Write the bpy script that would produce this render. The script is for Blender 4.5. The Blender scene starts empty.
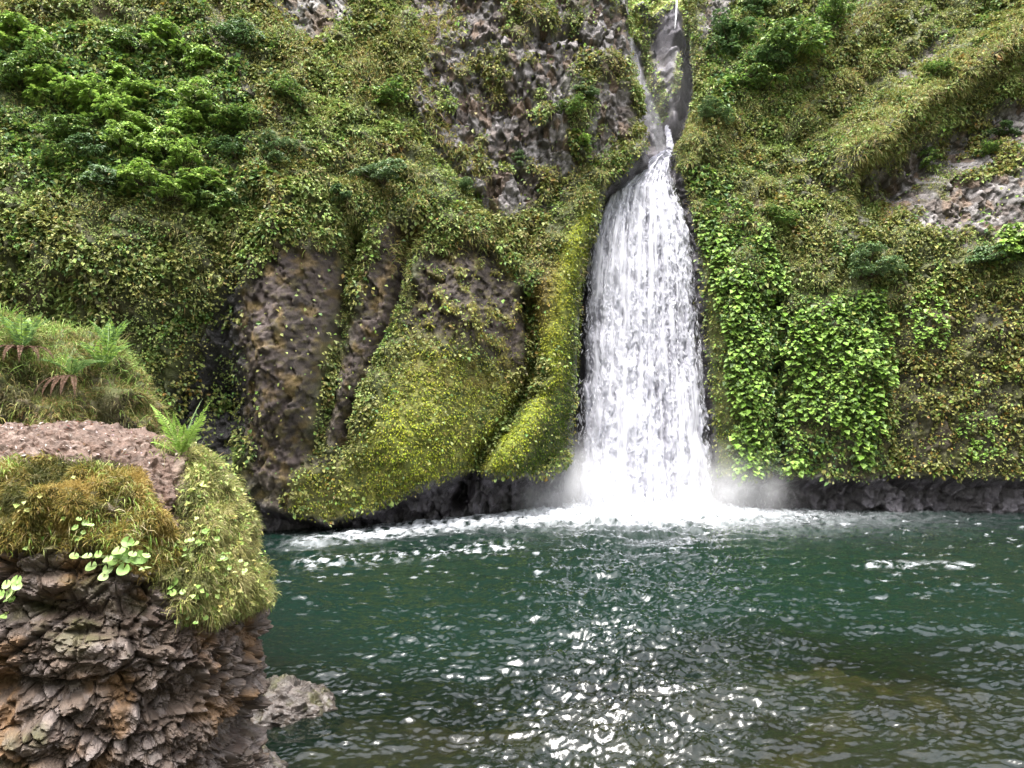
import bpy, math
import numpy as np
from mathutils import Vector

SC = bpy.context.scene
COL = SC.collection
rng = np.random.default_rng(11)
A = np.array

# ------------------------------------------------------------------ camera
F = 770.0
CAM = A([0.0, 0.0, 5.0])
PITCH = math.radians(2.68)
FW = A([0, math.cos(PITCH), math.sin(PITCH)])
UP = A([0, -math.sin(PITCH), math.cos(PITCH)])


def proj(P):
    d = P - CAM
    y = np.maximum(d @ FW, 0.3)
    return 512 + F * d[..., 0] / y, 384 - F * (d @ UP) / y


def at(px, py, Y):
    d = FW * F + A([1, 0, 0]) * (px - 512) + UP * (384 - py)
    return CAM + d * (Y / d[1])


cd = bpy.data.cameras.new('camera')
cam = bpy.data.objects.new('camera', cd)
COL.objects.link(cam)
cam.location = CAM
cam.rotation_euler = (math.pi / 2 + PITCH, 0, 0)
cd.sensor_width = 36
cd.lens = 36 * F / 1024
cd.clip_end = 2000
SC.camera = cam

# ------------------------------------------------------------------ noise
_p = np.random.default_rng(5).permutation(4096)
_g = np.random.default_rng(6).normal(size=(4096, 3))
_g /= np.linalg.norm(_g, axis=1)[:, None]
_r = np.random.default_rng(7).random((4096, 6))


def _h(i, j, k):
    return _p[(_p[(_p[i & 4095] + j) & 4095] + k) & 4095]


def perlin(P):
    P = np.asarray(P, float)
    i = np.floor(P).astype(np.int64)
    f = P - i
    u = f * f * f * (f * (f * 6 - 15) + 10)
    out = 0.0
    for a in (0, 1):
        wa = u[:, 0] if a else 1 - u[:, 0]
        for b in (0, 1):
            wb = u[:, 1] if b else 1 - u[:, 1]
            for c in (0, 1):
                wc = u[:, 2] if c else 1 - u[:, 2]
                g = _g[_h(i[:, 0] + a, i[:, 1] + b, i[:, 2] + c)]
                out = out + wa * wb * wc * (g[:, 0] * (f[:, 0] - a) + g[:, 1] * (f[:, 1] - b) + g[:, 2] * (f[:, 2] - c))
    return out * 1.5


def fbm(P, octaves=4, gain=0.5, billow=False):
    s, a, t = 0.0, 1.0, 0.0
    P = np.asarray(P, float)
    for o in range(octaves):
        n = perlin(P + 17.3 * o)
        if billow:
            n = 1 - 2.2 * np.abs(n)
        s = s + a * n
        t += a
        a *= gain
        P = P * 2.03
    return s / t


def chunks(P, tilt=1.0):
    """broken-rock relief: every cell is a tilted flat facet; returns height in -1..1, distance to the joint, a random per cell"""
    i = np.floor(P).astype(np.int64)
    best = np.full(len(P), 9.0)
    sec = np.full(len(P), 9.0)
    hgt = np.zeros(len(P))
    rid = np.zeros(len(P))
    for a in (-1, 0, 1):
        for b in (-1, 0, 1):
            for c in (-1, 0, 1):
                h = _h(i[:, 0] + a, i[:, 1] + b, i[:, 2] + c)
                r = _r[h]
                q = P - (i + A([a, b, c]) + r[:, :3])
                d = (q * q).sum(1)
                m = d < best
                sec = np.where(m, best, np.minimum(sec, d))
                hh = (r[:, 3] - .5) * 1.2 + tilt * ((_g[h] * q).sum(1))
                hgt = np.where(m, hh, hgt)
                rid = np.where(m, r[:, 4], rid)
                best = np.where(m, d, best)
    return hgt, np.sqrt(sec) - np.sqrt(best), rid


def sstep(a, b, x):
    t = np.clip((x - a) / (b - a), 0, 1)
    return t * t * (3 - 2 * t)


def polyw(px, py, pts, soft=10):
    """weight 0..1 inside an outline with a soft edge"""
    pts = A(pts, float)
    d = np.full(px.shape, 1e9)
    ins = np.zeros(px.shape, bool)
    n = len(pts)
    for k in range(n):
        x0, y0 = pts[k]
        x1, y1 = pts[(k + 1) % n]
        ex, ey = x1 - x0, y1 - y0
        t = np.clip(((px - x0) * ex + (py - y0) * ey) / (ex * ex + ey * ey), 0, 1)
        d = np.minimum(d, np.hypot(px - x0 - t * ex, py - y0 - t * ey))
        if y0 != y1:
            ins ^= ((y0 > py) != (y1 > py)) & (px < x0 + (py - y0) * ex / ey)
    sd = np.where(ins, d, -d)
    return sstep(-soft, soft, sd)


def linew(px, py, pts, w):
    d = np.full(px.shape, 1e9)
    for (x0, y0), (x1, y1) in zip(pts[:-1], pts[1:]):
        ex, ey = x1 - x0, y1 - y0
        t = np.clip(((px - x0) * ex + (py - y0) * ey) / (ex * ex + ey * ey), 0, 1)
        d = np.minimum(d, np.hypot(px - x0 - t * ex, py - y0 - t * ey))
    return np.exp(-(d / w) ** 2)


def blob(px, py, cx, cy, rx, ry, ang=0):
    c, s = math.cos(math.radians(ang)), math.sin(math.radians(ang))
    u, v = px - cx, py - cy
    return np.exp(-((u * c + v * s) / rx) ** 2 - ((-u * s + v * c) / ry) ** 2)


def mixc(c, col, w):
    w = np.clip(w, 0, 1)[:, None]
    return c * (1 - w) + A(col) * w


# ------------------------------------------------------------------ mesh helpers
def mesh(name, V, Fc, col=None, attrs=None, smooth=False):
    me = bpy.data.meshes.new(name)
    V = np.asarray(V, np.float32)
    Fc = np.asarray(Fc, np.int32)
    n, k = Fc.shape
    me.vertices.add(len(V))
    me.vertices.foreach_set('co', V.ravel())
    me.loops.add(n * k)
    me.loops.foreach_set('vertex_index', Fc.ravel())
    me.polygons.add(n)
    me.polygons.foreach_set('loop_start', np.arange(0, n * k, k, dtype=np.int32))
    me.polygons.foreach_set('use_smooth', np.full(n, smooth))
    if col is not None:
        at_ = me.attributes.new('tint', 'FLOAT_COLOR', 'POINT')
        c = np.ones((len(V), 4), np.float32)
        c[:, :3] = np.clip(col, 0, 1)
        at_.data.foreach_set('color', c.ravel())
    for kx, v in (attrs or {}).items():
        at_ = me.attributes.new(kx, 'FLOAT', 'POINT')
        at_.data.foreach_set('value', np.asarray(v, np.float32).ravel())
    me.update(calc_edges=True)
    me.validate()
    return me


def link(name, me, mat, parent=None, label=None, cat=None, kind=None, group=None):
    o = bpy.data.objects.new(name, me)
    COL.objects.link(o)
    if me is not None and mat is not None and not me.materials:
        me.materials.append(mat)
    o.parent = parent
    tag(o, label, cat, kind, group)
    return o


def tag(o, label=None, cat=None, kind=None, group=None):
    for k, v in (('label', label), ('category', cat), ('kind', kind), ('group', group)):
        if v:
            o[k] = v


def empty(name, loc, label, cat, group=None):
    o = link(name, None, None, None, label, cat, None, group)
    o.location = loc
    o.empty_display_size = .2
    return o


def copy_tree(o, parent=None):
    c = o.copy()
    COL.objects.link(c)
    c.parent = parent
    for ch in list(o.children):
        copy_tree(ch, c)
    return c


def gridf(nr, nc, wrap=False):
    r = np.arange(nr - 1)[:, None]
    c = np.arange(nc if wrap else nc - 1)[None, :]
    a = r * nc + c
    b = r * nc + (c + 1) % nc
    return np.stack([a, b, b + nc, a + nc], -1).reshape(-1, 4)


def tube(pts, rad, n=6):
    """tapered tube through points"""
    pts = A(pts, float)
    V, Fc = [], []
    for i, p in enumerate(pts):
        t = pts[min(i + 1, len(pts) - 1)] - pts[max(i - 1, 0)]
        t /= np.linalg.norm(t) + 1e-9
        a = np.cross(t, [0.3, 0.9, 0.2])
        a /= np.linalg.norm(a)
        b = np.cross(t, a)
        for k in range(n):
            w = 2 * math.pi * k / n
            V.append(p + rad[i] * (a * math.cos(w) + b * math.sin(w)))
    for i in range(len(pts) - 1):
        for k in range(n):
            Fc.append((i * n + k, i * n + (k + 1) % n, (i + 1) * n + (k + 1) % n, (i + 1) * n + k))
    return A(V), A(Fc)


def join(parts):
    V, Fc, C, o = [], [], [], 0
    for p in parts:
        V.append(p[0])
        Fc.append(p[1] + o)
        if len(p) > 2:
            C.append(p[2])
        o += len(p[0])
    return np.concatenate(V), np.concatenate(Fc), (np.concatenate(C) if C else None)


def nrm(v):
    return v / (np.linalg.norm(v, axis=-1, keepdims=True) + 1e-9)


def leaves(P, tipdir, nor, length, width, col, fold=.18, droop=.15):
    """one bent four-cornered leaf per point"""
    n = len(P)
    t = nrm(tipdir)
    s = nrm(np.cross(t, nor))
    u = np.cross(s, t)
    L = np.broadcast_to(np.asarray(length, float), (n,))[:, None]
    W = np.broadcast_to(np.asarray(width, float), (n,))[:, None]
    base = P
    mid = P + t * L * .5
    tip = P + t * L - u * L * droop
    l = mid + s * W * .5 + u * W * fold
    r = mid - s * W * .5 + u * W * fold
    V = np.stack([base, r, tip, l], 1).reshape(-1, 3)
    Fc = np.arange(4 * n).reshape(-1, 4)
    C = np.repeat(col, 4, 0)
    return V, Fc, C


def blades(P, d0, length, width, col, bend, side=None):
    """grass blade: two quads, bending toward gravity"""
    n = len(P)
    d0 = nrm(d0)
    L = np.broadcast_to(np.asarray(length, float), (n,))[:, None]
    W = np.broadcast_to(np.asarray(width, float), (n,))[:, None]
    B = np.broadcast_to(np.asarray(bend, float), (n,))[:, None]
    g = A([0, 0, -1.0])
    d1 = nrm(d0 + g * B * .6)
    d2 = nrm(d1 + g * B)
    s = nrm(np.cross(d0, rng.normal(size=(n, 3)))) if side is None else side
    p1 = P + d0 * L * .35
    p2 = p1 + d1 * L * .35
    p3 = p2 + d2 * L * .3
    V = np.stack([P - s * W / 2, P + s * W / 2, p1 - s * W / 2, p1 + s * W / 2, p2 - s * W * .35, p2 + s * W * .35, p3 - s * W * .05, p3 + s * W * .05], 1).reshape(-1, 3)
    o = (np.arange(n) * 8)[:, None, None]
    Fc = (o + A([[0, 1, 3, 2], [2, 3, 5, 4], [4, 5, 7, 6]])[None]).reshape(-1, 4)
    return V, Fc, np.repeat(col, 8, 0)


def pick(pal, n, w=None, var=.18):
    pal = A(pal, float)
    c = pal[rng.choice(len(pal), n, p=w)]
    return c * (1 + var * rng.normal(size=(n, 1))).clip(.4, 1.8) * (1 + .06 * rng.normal(size=(n, 3)))


# ------------------------------------------------------------------ materials
def mat(name):
    m = bpy.data.materials.new(name)
    m.use_nodes = True
    nt = m.node_tree
    nt.nodes.clear()
    out = nt.nodes.new('ShaderNodeOutputMaterial')
    return m, nt, out


def N(nt, typ, **kw):
    n = nt.nodes.new('ShaderNode' + typ)
    for k, v in kw.items():
        if k in n.inputs:
            n.inputs[k].default_value = v
        else:
            setattr(n, k, v)
    return n


def leaf_mat(name, transl=.25, rough=.5, spec=.3):
    m, nt, out = mat(name)
    L = nt.links.new
    a = N(nt, 'Attribute', attribute_name='tint')
    p = N(nt, 'BsdfPrincipled', Roughness=rough)
    p.inputs['Specular IOR Level'].default_value = spec
    L(a.outputs['Color'], p.inputs['Base Color'])
    t = N(nt, 'BsdfTranslucent')
    L(a.outputs['Color'], t.inputs['Color'])
    mx = N(nt, 'MixShader', Fac=transl)
    L(p.outputs[0], mx.inputs[1])
    L(t.outputs[0], mx.inputs[2])
    L(mx.outputs[0], out.inputs[0])
    return m


def rock_mat(name, scale=1.0, rough=.75, bump=.5, spec=.4):
    m, nt, out = mat(name)
    L = nt.links.new
    a = N(nt, 'Attribute', attribute_name='tint')
    w = N(nt, 'Attribute', attribute_name='wet')
    tc = N(nt, 'TexCoord')
    n1 = N(nt, 'TexNoise', Scale=2.2 * scale, Detail=9.0, Roughness=.68)
    n2 = N(nt, 'TexNoise', Scale=14 * scale, Detail=6.0, Roughness=.7)
    v = N(nt, 'TexVoronoi', Scale=6 * scale)
    for q in (n1, n2, v):
        L(tc.outputs['Object'], q.inputs['Vector'])
    mr = N(nt, 'MapRange')
    for i, x in ((1, .25), (2, .75), (3, .55), (4, 1.5)):
        mr.inputs[i].default_value = x
    L(n1.outputs[0], mr.inputs[0])
    mr2 = N(nt, 'MapRange')
    for i, x in ((1, .3), (2, .7), (3, .72), (4, 1.3)):
        mr2.inputs[i].default_value = x
    L(n2.outputs[0], mr2.inputs[0])
    mu = N(nt, 'Math', operation='MULTIPLY')
    L(mr.outputs[0], mu.inputs[0])
    L(mr2.outputs[0], mu.inputs[1])
    vm = N(nt, 'VectorMath', operation='SCALE')
    L(a.outputs['Color'], vm.inputs[0])
    L(mu.outputs[0], vm.inputs['Scale'])
    p = N(nt, 'BsdfPrincipled')
    p.inputs['Specular IOR Level'].default_value = spec
    L(vm.outputs[0], p.inputs['Base Color'])
    rr = N(nt, 'MapRange')
    rr.inputs[3].default_value = rough
    rr.inputs[4].default_value = .28
    L(w.outputs['Fac'], rr.inputs[0])
    L(rr.outputs[0], p.inputs['Roughness'])
    ad = N(nt, 'Math', operation='ADD')
    L(n1.outputs[0], ad.inputs[0])
    L(n2.outputs[0], ad.inputs[1])
    b = N(nt, 'Bump', Strength=bump, Distance=.12 / scale)
    L(ad.outputs[0], b.inputs['Height'])
    L(b.outputs[0], p.inputs['Normal'])
    L(p.outputs[0], out.inputs[0])
    return m


M_LEAF = leaf_mat('leaf')
M_MOSS = leaf_mat('moss', .15, .8, .1)
M_GRASS = leaf_mat('grass_blade', .3, .5, .2)
M_CLIFF = rock_mat('mossy_basalt', .9, .8, .6)
M_BOULDER = rock_mat('fractured_basalt', 4.5, .7, .35, .35)
M_BED = rock_mat('stream_stones', 1.2, .6, .4)
M_STEM = rock_mat('woody_stem', 6, .8, .3, .2)

# linear base colours
OLIVE = (.128, .138, .038)
OLIVE2 = (.185, .20, .058)
YELLOW = (.22, .225, .06)
GREEN = (.085, .145, .04)
BRIGHT = (.165, .27, .05)
LIME = (.24, .34, .07)
BLUEG = (.095, .145, .06)
DGREEN = (.06, .115, .042)
ORANGE = (.20, .13, .03)
DRY = (.25, .20, .09)
LAV = (.135, .122, .122)
BROWN = (.027, .019, .0155)
WET_SHADE = (.03, .027, .03)  # wet rock tone, also used to paint shade into recesses
SOIL = (.066, .038, .026)
DIRT = (.032, .028, .016)
MOSS = (.165, .165, .034)
MOSSB = (.22, .26, .03)
MOSSD = (.055, .08, .014)

# ------------------------------------------------------------------ ground: shore, pool bed and an unseen slope added behind the viewer to block low sky light
def ground_z(X, Y):
    P = np.stack([X, Y, 0 * X], -1)
    n = fbm(P * .35, 4)
    n2 = fbm(P * 1.3 + 9, 3)
    shore = 3.35 - .52 * np.maximum(Y, 0) + .25 * n
    px = 512 + F * X / np.maximum(Y, 1)
    shallow = -.75 + .5 * sstep(-.3, .5, n) + .25 * n2
    deep = -3.6 + .5 * n
    k = sstep(15.5, 20.5, Y + 2.6 * n + 1.6 * np.cos(X * .4 + .6))
    bed = shallow * (1 - k) + deep * k
    left = 1 - sstep(-7.5, -4.5, X + .1 * Y)
    bed = bed * (1 - .6 * left * (Y < 20))
    t = sstep(4.5, 9.5, Y)
    z = shore * (1 - t) + bed * t
    z = z + sstep(-12, -70, Y) * 55 + sstep(16, 60, np.abs(X)) * (1 - sstep(20, 30, Y)) * 14
    return z


gx = np.concatenate([np.linspace(-220, -18, 60), np.linspace(-17.6, 17.6, 260), np.linspace(18, 220, 60)])
gy = np.concatenate([np.linspace(-260, -10, 60), np.linspace(-9, 26, 260), np.linspace(27, 240, 50)])
GX, GY = np.meshgrid(gx, gy)
gz = ground_z(GX.ravel(), GY.ravel())
gP = np.stack([GX.ravel(), GY.ravel(), gz], -1)
ch, gap, rid = chunks(gP * A([1.1, 1.1, .6]) + 3)
ch2, gap2, rid2 = chunks(gP * A([2.6, 2.6, 1]) + 31)
near = (np.abs(gP[:, 0]) < 17.7) & (gP[:, 1] > -9) & (gP[:, 1] < 26)
gP[:, 2] += near * (.16 * ch + .07 * ch2) * sstep(0, .25, gap)
gcol = np.ones((len(gP), 3)) * A((.038, .029, .018))
gcol = mixc(gcol, (.07, .055, .02), .9 * (rid > .7))
gcol = mixc(gcol, (.015, .012, .009), .8 * (rid < .3))
gcol = mixc(gcol, (.04, .06, .02), 1.0 * (gP[:, 1] < -10))
gcol = mixc(gcol, DIRT, .7 * ((gP[:, 1] < 6) & (gP[:, 1] > -10)))
link('ground', mesh('ground', gP, gridf(len(gy), len(gx)), gcol, {'wet': 0 * gz + .3}, True), M_BED, kind='structure')

# ------------------------------------------------------------------ cliffs
def edge_left(z):
    y = 420 - (z - 5) * F / 41.5
    e = np.interp(y, [-120, 0, 60, 110, 140, 152, 165, 190, 250, 300, 400, 500, 600],
                  [628, 630, 637, 643, 648, 648, 632, 604, 581, 576, 572, 570, 570])
    return (e - 512) / F * (42.0 + .08 * np.maximum(z - 12, 0))


def edge_right(z):
    y = 420 - (z - 5) * F / 42.0
    e = np.interp(y, [-120, 0, 70, 95, 130, 170, 200, 230, 300, 400, 500, 600],
                  [714, 714, 713, 704, 686, 675, 683, 690, 698, 705, 713, 716])
    return (e - 512) / F * (42.4 + .12 * np.maximum(z - 10, 0))


def d_left(X, z):
    d = np.interp(X, [-60, -26, -18, -10, -5, -1, 3, 6, 9], [20, 30, 31.5, 33.5, 36.5, 39.3, 41, 42, 42.3])
    lean = .34 * np.maximum(z - 15, 0) * sstep(2, -9, X) + .08 * np.maximum(z - 12, 0)
    return d + lean


def d_right(X, z):
    d = np.interp(X, [5, 9, 12, 18, 27, 34, 60], [42.3, 42.3, 42, 41.6, 40.2, 38, 24])
    return d + .30 * np.maximum(z - 15, 0) * sstep(9, 14, X) + .12 * np.maximum(z - 10, 0)


def zones(px, py, side, P):
    """what grows or lies bare where, on the rock wall"""
    w = 9 * fbm(P * .9, 3)
    w2 = 9 * fbm(P * .9 + 40, 3)
    x, y = px + w, py + w2
    n1 = fbm(P * .45 + 5, 4)
    n2 = fbm(P * 1.4 + 15, 3)
    Z = {}
    if side == 'L':
        face = polyw(x, y, [(380, -60), (632, -60), (640, 90), (650, 150), (612, 150), (565, 180), (545, 215), (490, 215), (455, 175), (405, 110), (425, 55)], 14)
        face = face * np.clip(.95 - .9 * sstep(-.05, .3, n1 + .6 * n2 - .1), 0, 1)
        face *= 1 - .9 * linew(x, y, [(588, 75), (580, 110), (578, 150)], 13)
        streak = .8 * polyw(x, y, [(245, -40), (345, -40), (350, 20), (320, 45), (290, 25)], 8) + .5 * linew(x, y, [(215, 0), (240, 60), (255, 100)], 10)
        pillar = polyw(x, y, [(240, 300), (285, 255), (340, 250), (345, 300), (325, 400), (305, 480), (255, 480), (238, 400)], 7)
        mid = polyw(x, y, [(350, 240), (375, 225), (425, 225), (408, 300), (372, 370), (348, 445), (322, 445), (340, 340)], 8)
        lob = polyw(x, y, [(412, 255), (490, 250), (525, 300), (528, 388), (492, 405), (440, 400), (420, 345), (395, 330)], 10) * np.clip(1 - .6 * sstep(.12, .35, n2), 0, 1)
        recess_shade = polyw(x, y, [(185, 375), (215, 320), (245, 280), (242, 450), (215, 470), (150, 430)], 12)
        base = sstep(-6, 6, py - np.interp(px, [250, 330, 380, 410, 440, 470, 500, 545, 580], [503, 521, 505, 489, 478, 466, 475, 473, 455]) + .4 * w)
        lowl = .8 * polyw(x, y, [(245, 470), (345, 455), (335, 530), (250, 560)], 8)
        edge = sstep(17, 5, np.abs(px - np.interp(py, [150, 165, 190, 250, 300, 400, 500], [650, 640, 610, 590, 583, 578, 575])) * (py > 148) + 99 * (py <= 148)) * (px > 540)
        dark = np.maximum.reduce([recess_shade, base, edge])
        Z['lav'] = np.maximum(face, streak)
        strip = np.maximum(linew(x, y, [(385, 215), (356, 280), (334, 360), (322, 440)], 9), linew(x, y, [(418, 250), (402, 320), (352, 425)], 6))
        Z['brown'] = np.maximum.reduce([pillar, mid, lob, lowl]) * (1 - .9 * strip)
        moss = np.maximum.reduce([polyw(x, y, [(415, 335), (355, 455), (318, 525), (400, 522), (462, 492), (505, 440), (525, 380), (490, 362), (450, 350)], 22),
                                  polyw(x, y, [(648, 152), (598, 190), (558, 250), (528, 300), (548, 380), (505, 435), (470, 478), (545, 475), (578, 430), (582, 260), (610, 190)], 6),
                                  .75 * polyw(x, y, [(410, 300), (530, 255), (540, 390), (385, 410)], 14) * sstep(.0, .3, n2),
                                  .8 * polyw(x, y, [(300, 470), (345, 470), (345, 535), (280, 535)], 8)])
        Z['mossb'] = np.maximum(linew(x, y, [(640, 160), (600, 205), (572, 245), (562, 300), (552, 350), (530, 410), (500, 455)], 13), .5 * blob(px, py, 420, 440, 50, 50))
        Z['mossd'] = polyw(x, y, [(568, 300), (585, 240), (585, 440), (555, 478), (500, 482), (540, 430), (558, 370)], 12)
        Z['orange'] = 1.1 * blob(px, py, 536, 285, 22, 55) + .5 * polyw(x, y, [(410, 290), (520, 260), (520, 390), (400, 400)], 20) * sstep(0, .3, n2) + .6 * sstep(.15, .4, n1) * (py < 260)
        Z['recess_shade'] = recess_shade
    else:
        face = .9 * polyw(x, y, [(862, 175), (930, 140), (1080, 70), (1100, 250), (960, 245), (905, 225)], 12) * np.clip(1 - .8 * sstep(.05, .35, n1 + n2 * .5), 0, 1)
        face = np.maximum(face, .7 * polyw(x, y, [(795, 140), (850, 160), (900, 210), (850, 235), (780, 205)], 14) * sstep(-.2, .2, n2))
        face = np.maximum(face, .8 * polyw(x, y, [(698, -60), (742, -60), (728, 18), (702, 55)], 5))
        face = np.maximum(face, .7 * linew(x, y, [(905, 75), (940, 45)], 12))
        face = np.maximum(face, .6 * linew(x, y, [(840, 40), (860, 15)], 7))
        brown = .6 * polyw(x, y, [(888, 325), (920, 300), (1100, 300), (1100, 480), (880, 478)], 12) * np.clip(.9 - .7 * sstep(.0, .3, n2), 0, 1)
        brown = np.maximum(brown, .5 * polyw(x, y, [(800, 80), (900, 40), (930, 70), (850, 150)], 12) * sstep(-.1, .2, n2))
        brown = np.maximum(brown, .5 * polyw(x, y, [(792, 415), (880, 430), (885, 480), (790, 480)], 12))
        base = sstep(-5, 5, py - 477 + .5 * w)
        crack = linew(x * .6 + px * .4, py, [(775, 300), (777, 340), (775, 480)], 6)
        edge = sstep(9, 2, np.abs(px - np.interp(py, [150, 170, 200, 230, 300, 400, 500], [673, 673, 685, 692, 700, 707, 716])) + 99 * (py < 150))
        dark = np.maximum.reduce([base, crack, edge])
        Z['lav'] = face
        Z['brown'] = brown
        moss = polyw(x, y, [(684, 200), (697, 300), (708, 400), (716, 470), (742, 475), (732, 350), (713, 235)], 5) * .9
        Z['mossb'] = 0 * px
        Z['mossd'] = .6 + 0 * px
        Z['orange'] = .8 * linew(x, y, [(850, 175), (920, 105), (960, 80), (1040, 25)], 22) * sstep(-.15, .2, n2) + .6 * sstep(.1, .35, n1) * (py < 250) * (px > 780)
        Z['recess_shade'] = crack
    Z['dark'] = dark
    Z['moss'] = moss * (1 - dark)
    Z['bare'] = np.clip(np.maximum.reduce([Z['lav'], Z['brown'], dark]), 0, 1) * (1 - .9 * Z['moss'] * (dark < .5))
    Z['n1'], Z['n2'] = n1, n2
    return Z


def relief(px, py, side, P, Zn):
    if side == 'L':
        d = -1.5 * blob(px, py, 212, 412, 34, 60) + 1.0 * blob(px, py, 120, 265, 130, 70) + 1.5 * blob(px, py, 285, 365, 38, 120)
        d += -1.5 * linew(px, py, [(352, 235), (338, 340), (318, 450)], 10) + 2.4 * blob(px, py, 425, 440, 72, 75) + 1.7 * blob(px, py, 472, 315, 52, 65) - .9 * linew(px, py, [(405, 235), (398, 310), (365, 385), (345, 450)], 9)
        d += -2.2 * linew(px, py, [(528, 300), (535, 375), (505, 425), (480, 455), (455, 505)], 8) + 1.4 * linew(px, py, [(645, 165), (590, 225), (556, 290), (552, 400), (512, 455)], 26)
        d += -1.6 * sstep(-6, 14, py - np.interp(px, [250, 330, 380, 410, 440, 470, 500, 545, 580], [507, 525, 509, 493, 482, 471, 479, 477, 459]))
        d += .9 * polyw(px, py, [(470, -40), (640, -40), (650, 140), (560, 160), (470, 60)], 25)
        d += -1.3 * blob(px, py, 562, 42, 12, 7) - .8 * blob(px, py, 541, 47, 6, 9) - .9 * blob(px, py, 190, 75, 14, 7)
        d += -.8 * linew(px, py, [(400, 110), (455, 175), (490, 215)], 10)
        d += .6 * linew(px, py, [(380, 240), (420, 210), (480, 235)], 14)
    else:
        d = -2.2 * linew(px, py, [(775, 300), (777, 340), (775, 485)], 5) + 2.2 * linew(px, py, [(845, 165), (900, 115), (960, 75), (1050, 15)], 20)
        d += .9 * linew(px, py, [(785, 75), (860, 20), (900, -20)], 18) - 1.7 * linew(px, py, [(880, 198), (1000, 124), (1060, 90)], 20)
        d += -1.3 * blob(px, py, 858, 182, 10, 14) - .7 * linew(px, py, [(800, 145), (870, 95), (930, 50)], 12)
        d += .9 * blob(px, py, 742, 330, 24, 140) + .9 * blob(px, py, 838, 375, 45, 110) - .6 * linew(px, py, [(893, 310), (893, 480)], 8)
        d += -1.1 * sstep(-4, 12, py - 481) + .6 * blob(px, py, 960, 330, 60, 60)
        d += .8 * linew(px, py, [(700, 140), (760, 60)], 25)
    bare = np.clip(Zn['bare'], 0, 1)
    c, s = (.85, .5) if side == 'L' else (.8, -.6)
    Q = np.stack([P[:, 0] * c + P[:, 2] * s, P[:, 1], (-P[:, 0] * s + P[:, 2] * c) * .55], -1)
    d += .75 * fbm(Q * .33, 4)
    d += (1 - bare) * (1 - .8 * Zn['moss']) * (.8 * fbm(P * .7, 4, .55, True) + .16 * fbm(P * 2.3 + 4, 3))
    c1, g1, r1 = chunks(P * A([.9, .9, .6]))
    c2, g2, r2 = chunks(P * A([2.2, 2.2, 1.5]) + 7)
    c3, g3, r3 = chunks(P * A([4.6, 4.6, 3.4]) + 19)
    k = np.clip(bare * (1 - .05 * Zn['dark']), .12, 1)
    d += Zn['moss'] * .16 * fbm(P * A([1.9, 1.9, 3.6]) + 4, 3, .6, True)
    D_ = np.stack([P[:, 0] * .85 + P[:, 2] * .5, P[:, 1], (P[:, 2] * .85 - P[:, 0] * .5) * .35], -1) if side == 'L' else P * A([1, 1, .5])
    d += Zn['brown'] * (.10 * fbm(D_ * 2.2 + 280, 4, .6) + .05 * fbm(P * 7, 2))
    k = k * (1 - .4 * Zn['brown']) * (1 - .8 * Zn['moss'])
    d += k * (.42 * c1 + .24 * c2 + .15 * c3) + k * .14 * fbm(P * 3.4, 3)
    return d, (r1, r2, r3, g2)


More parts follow.
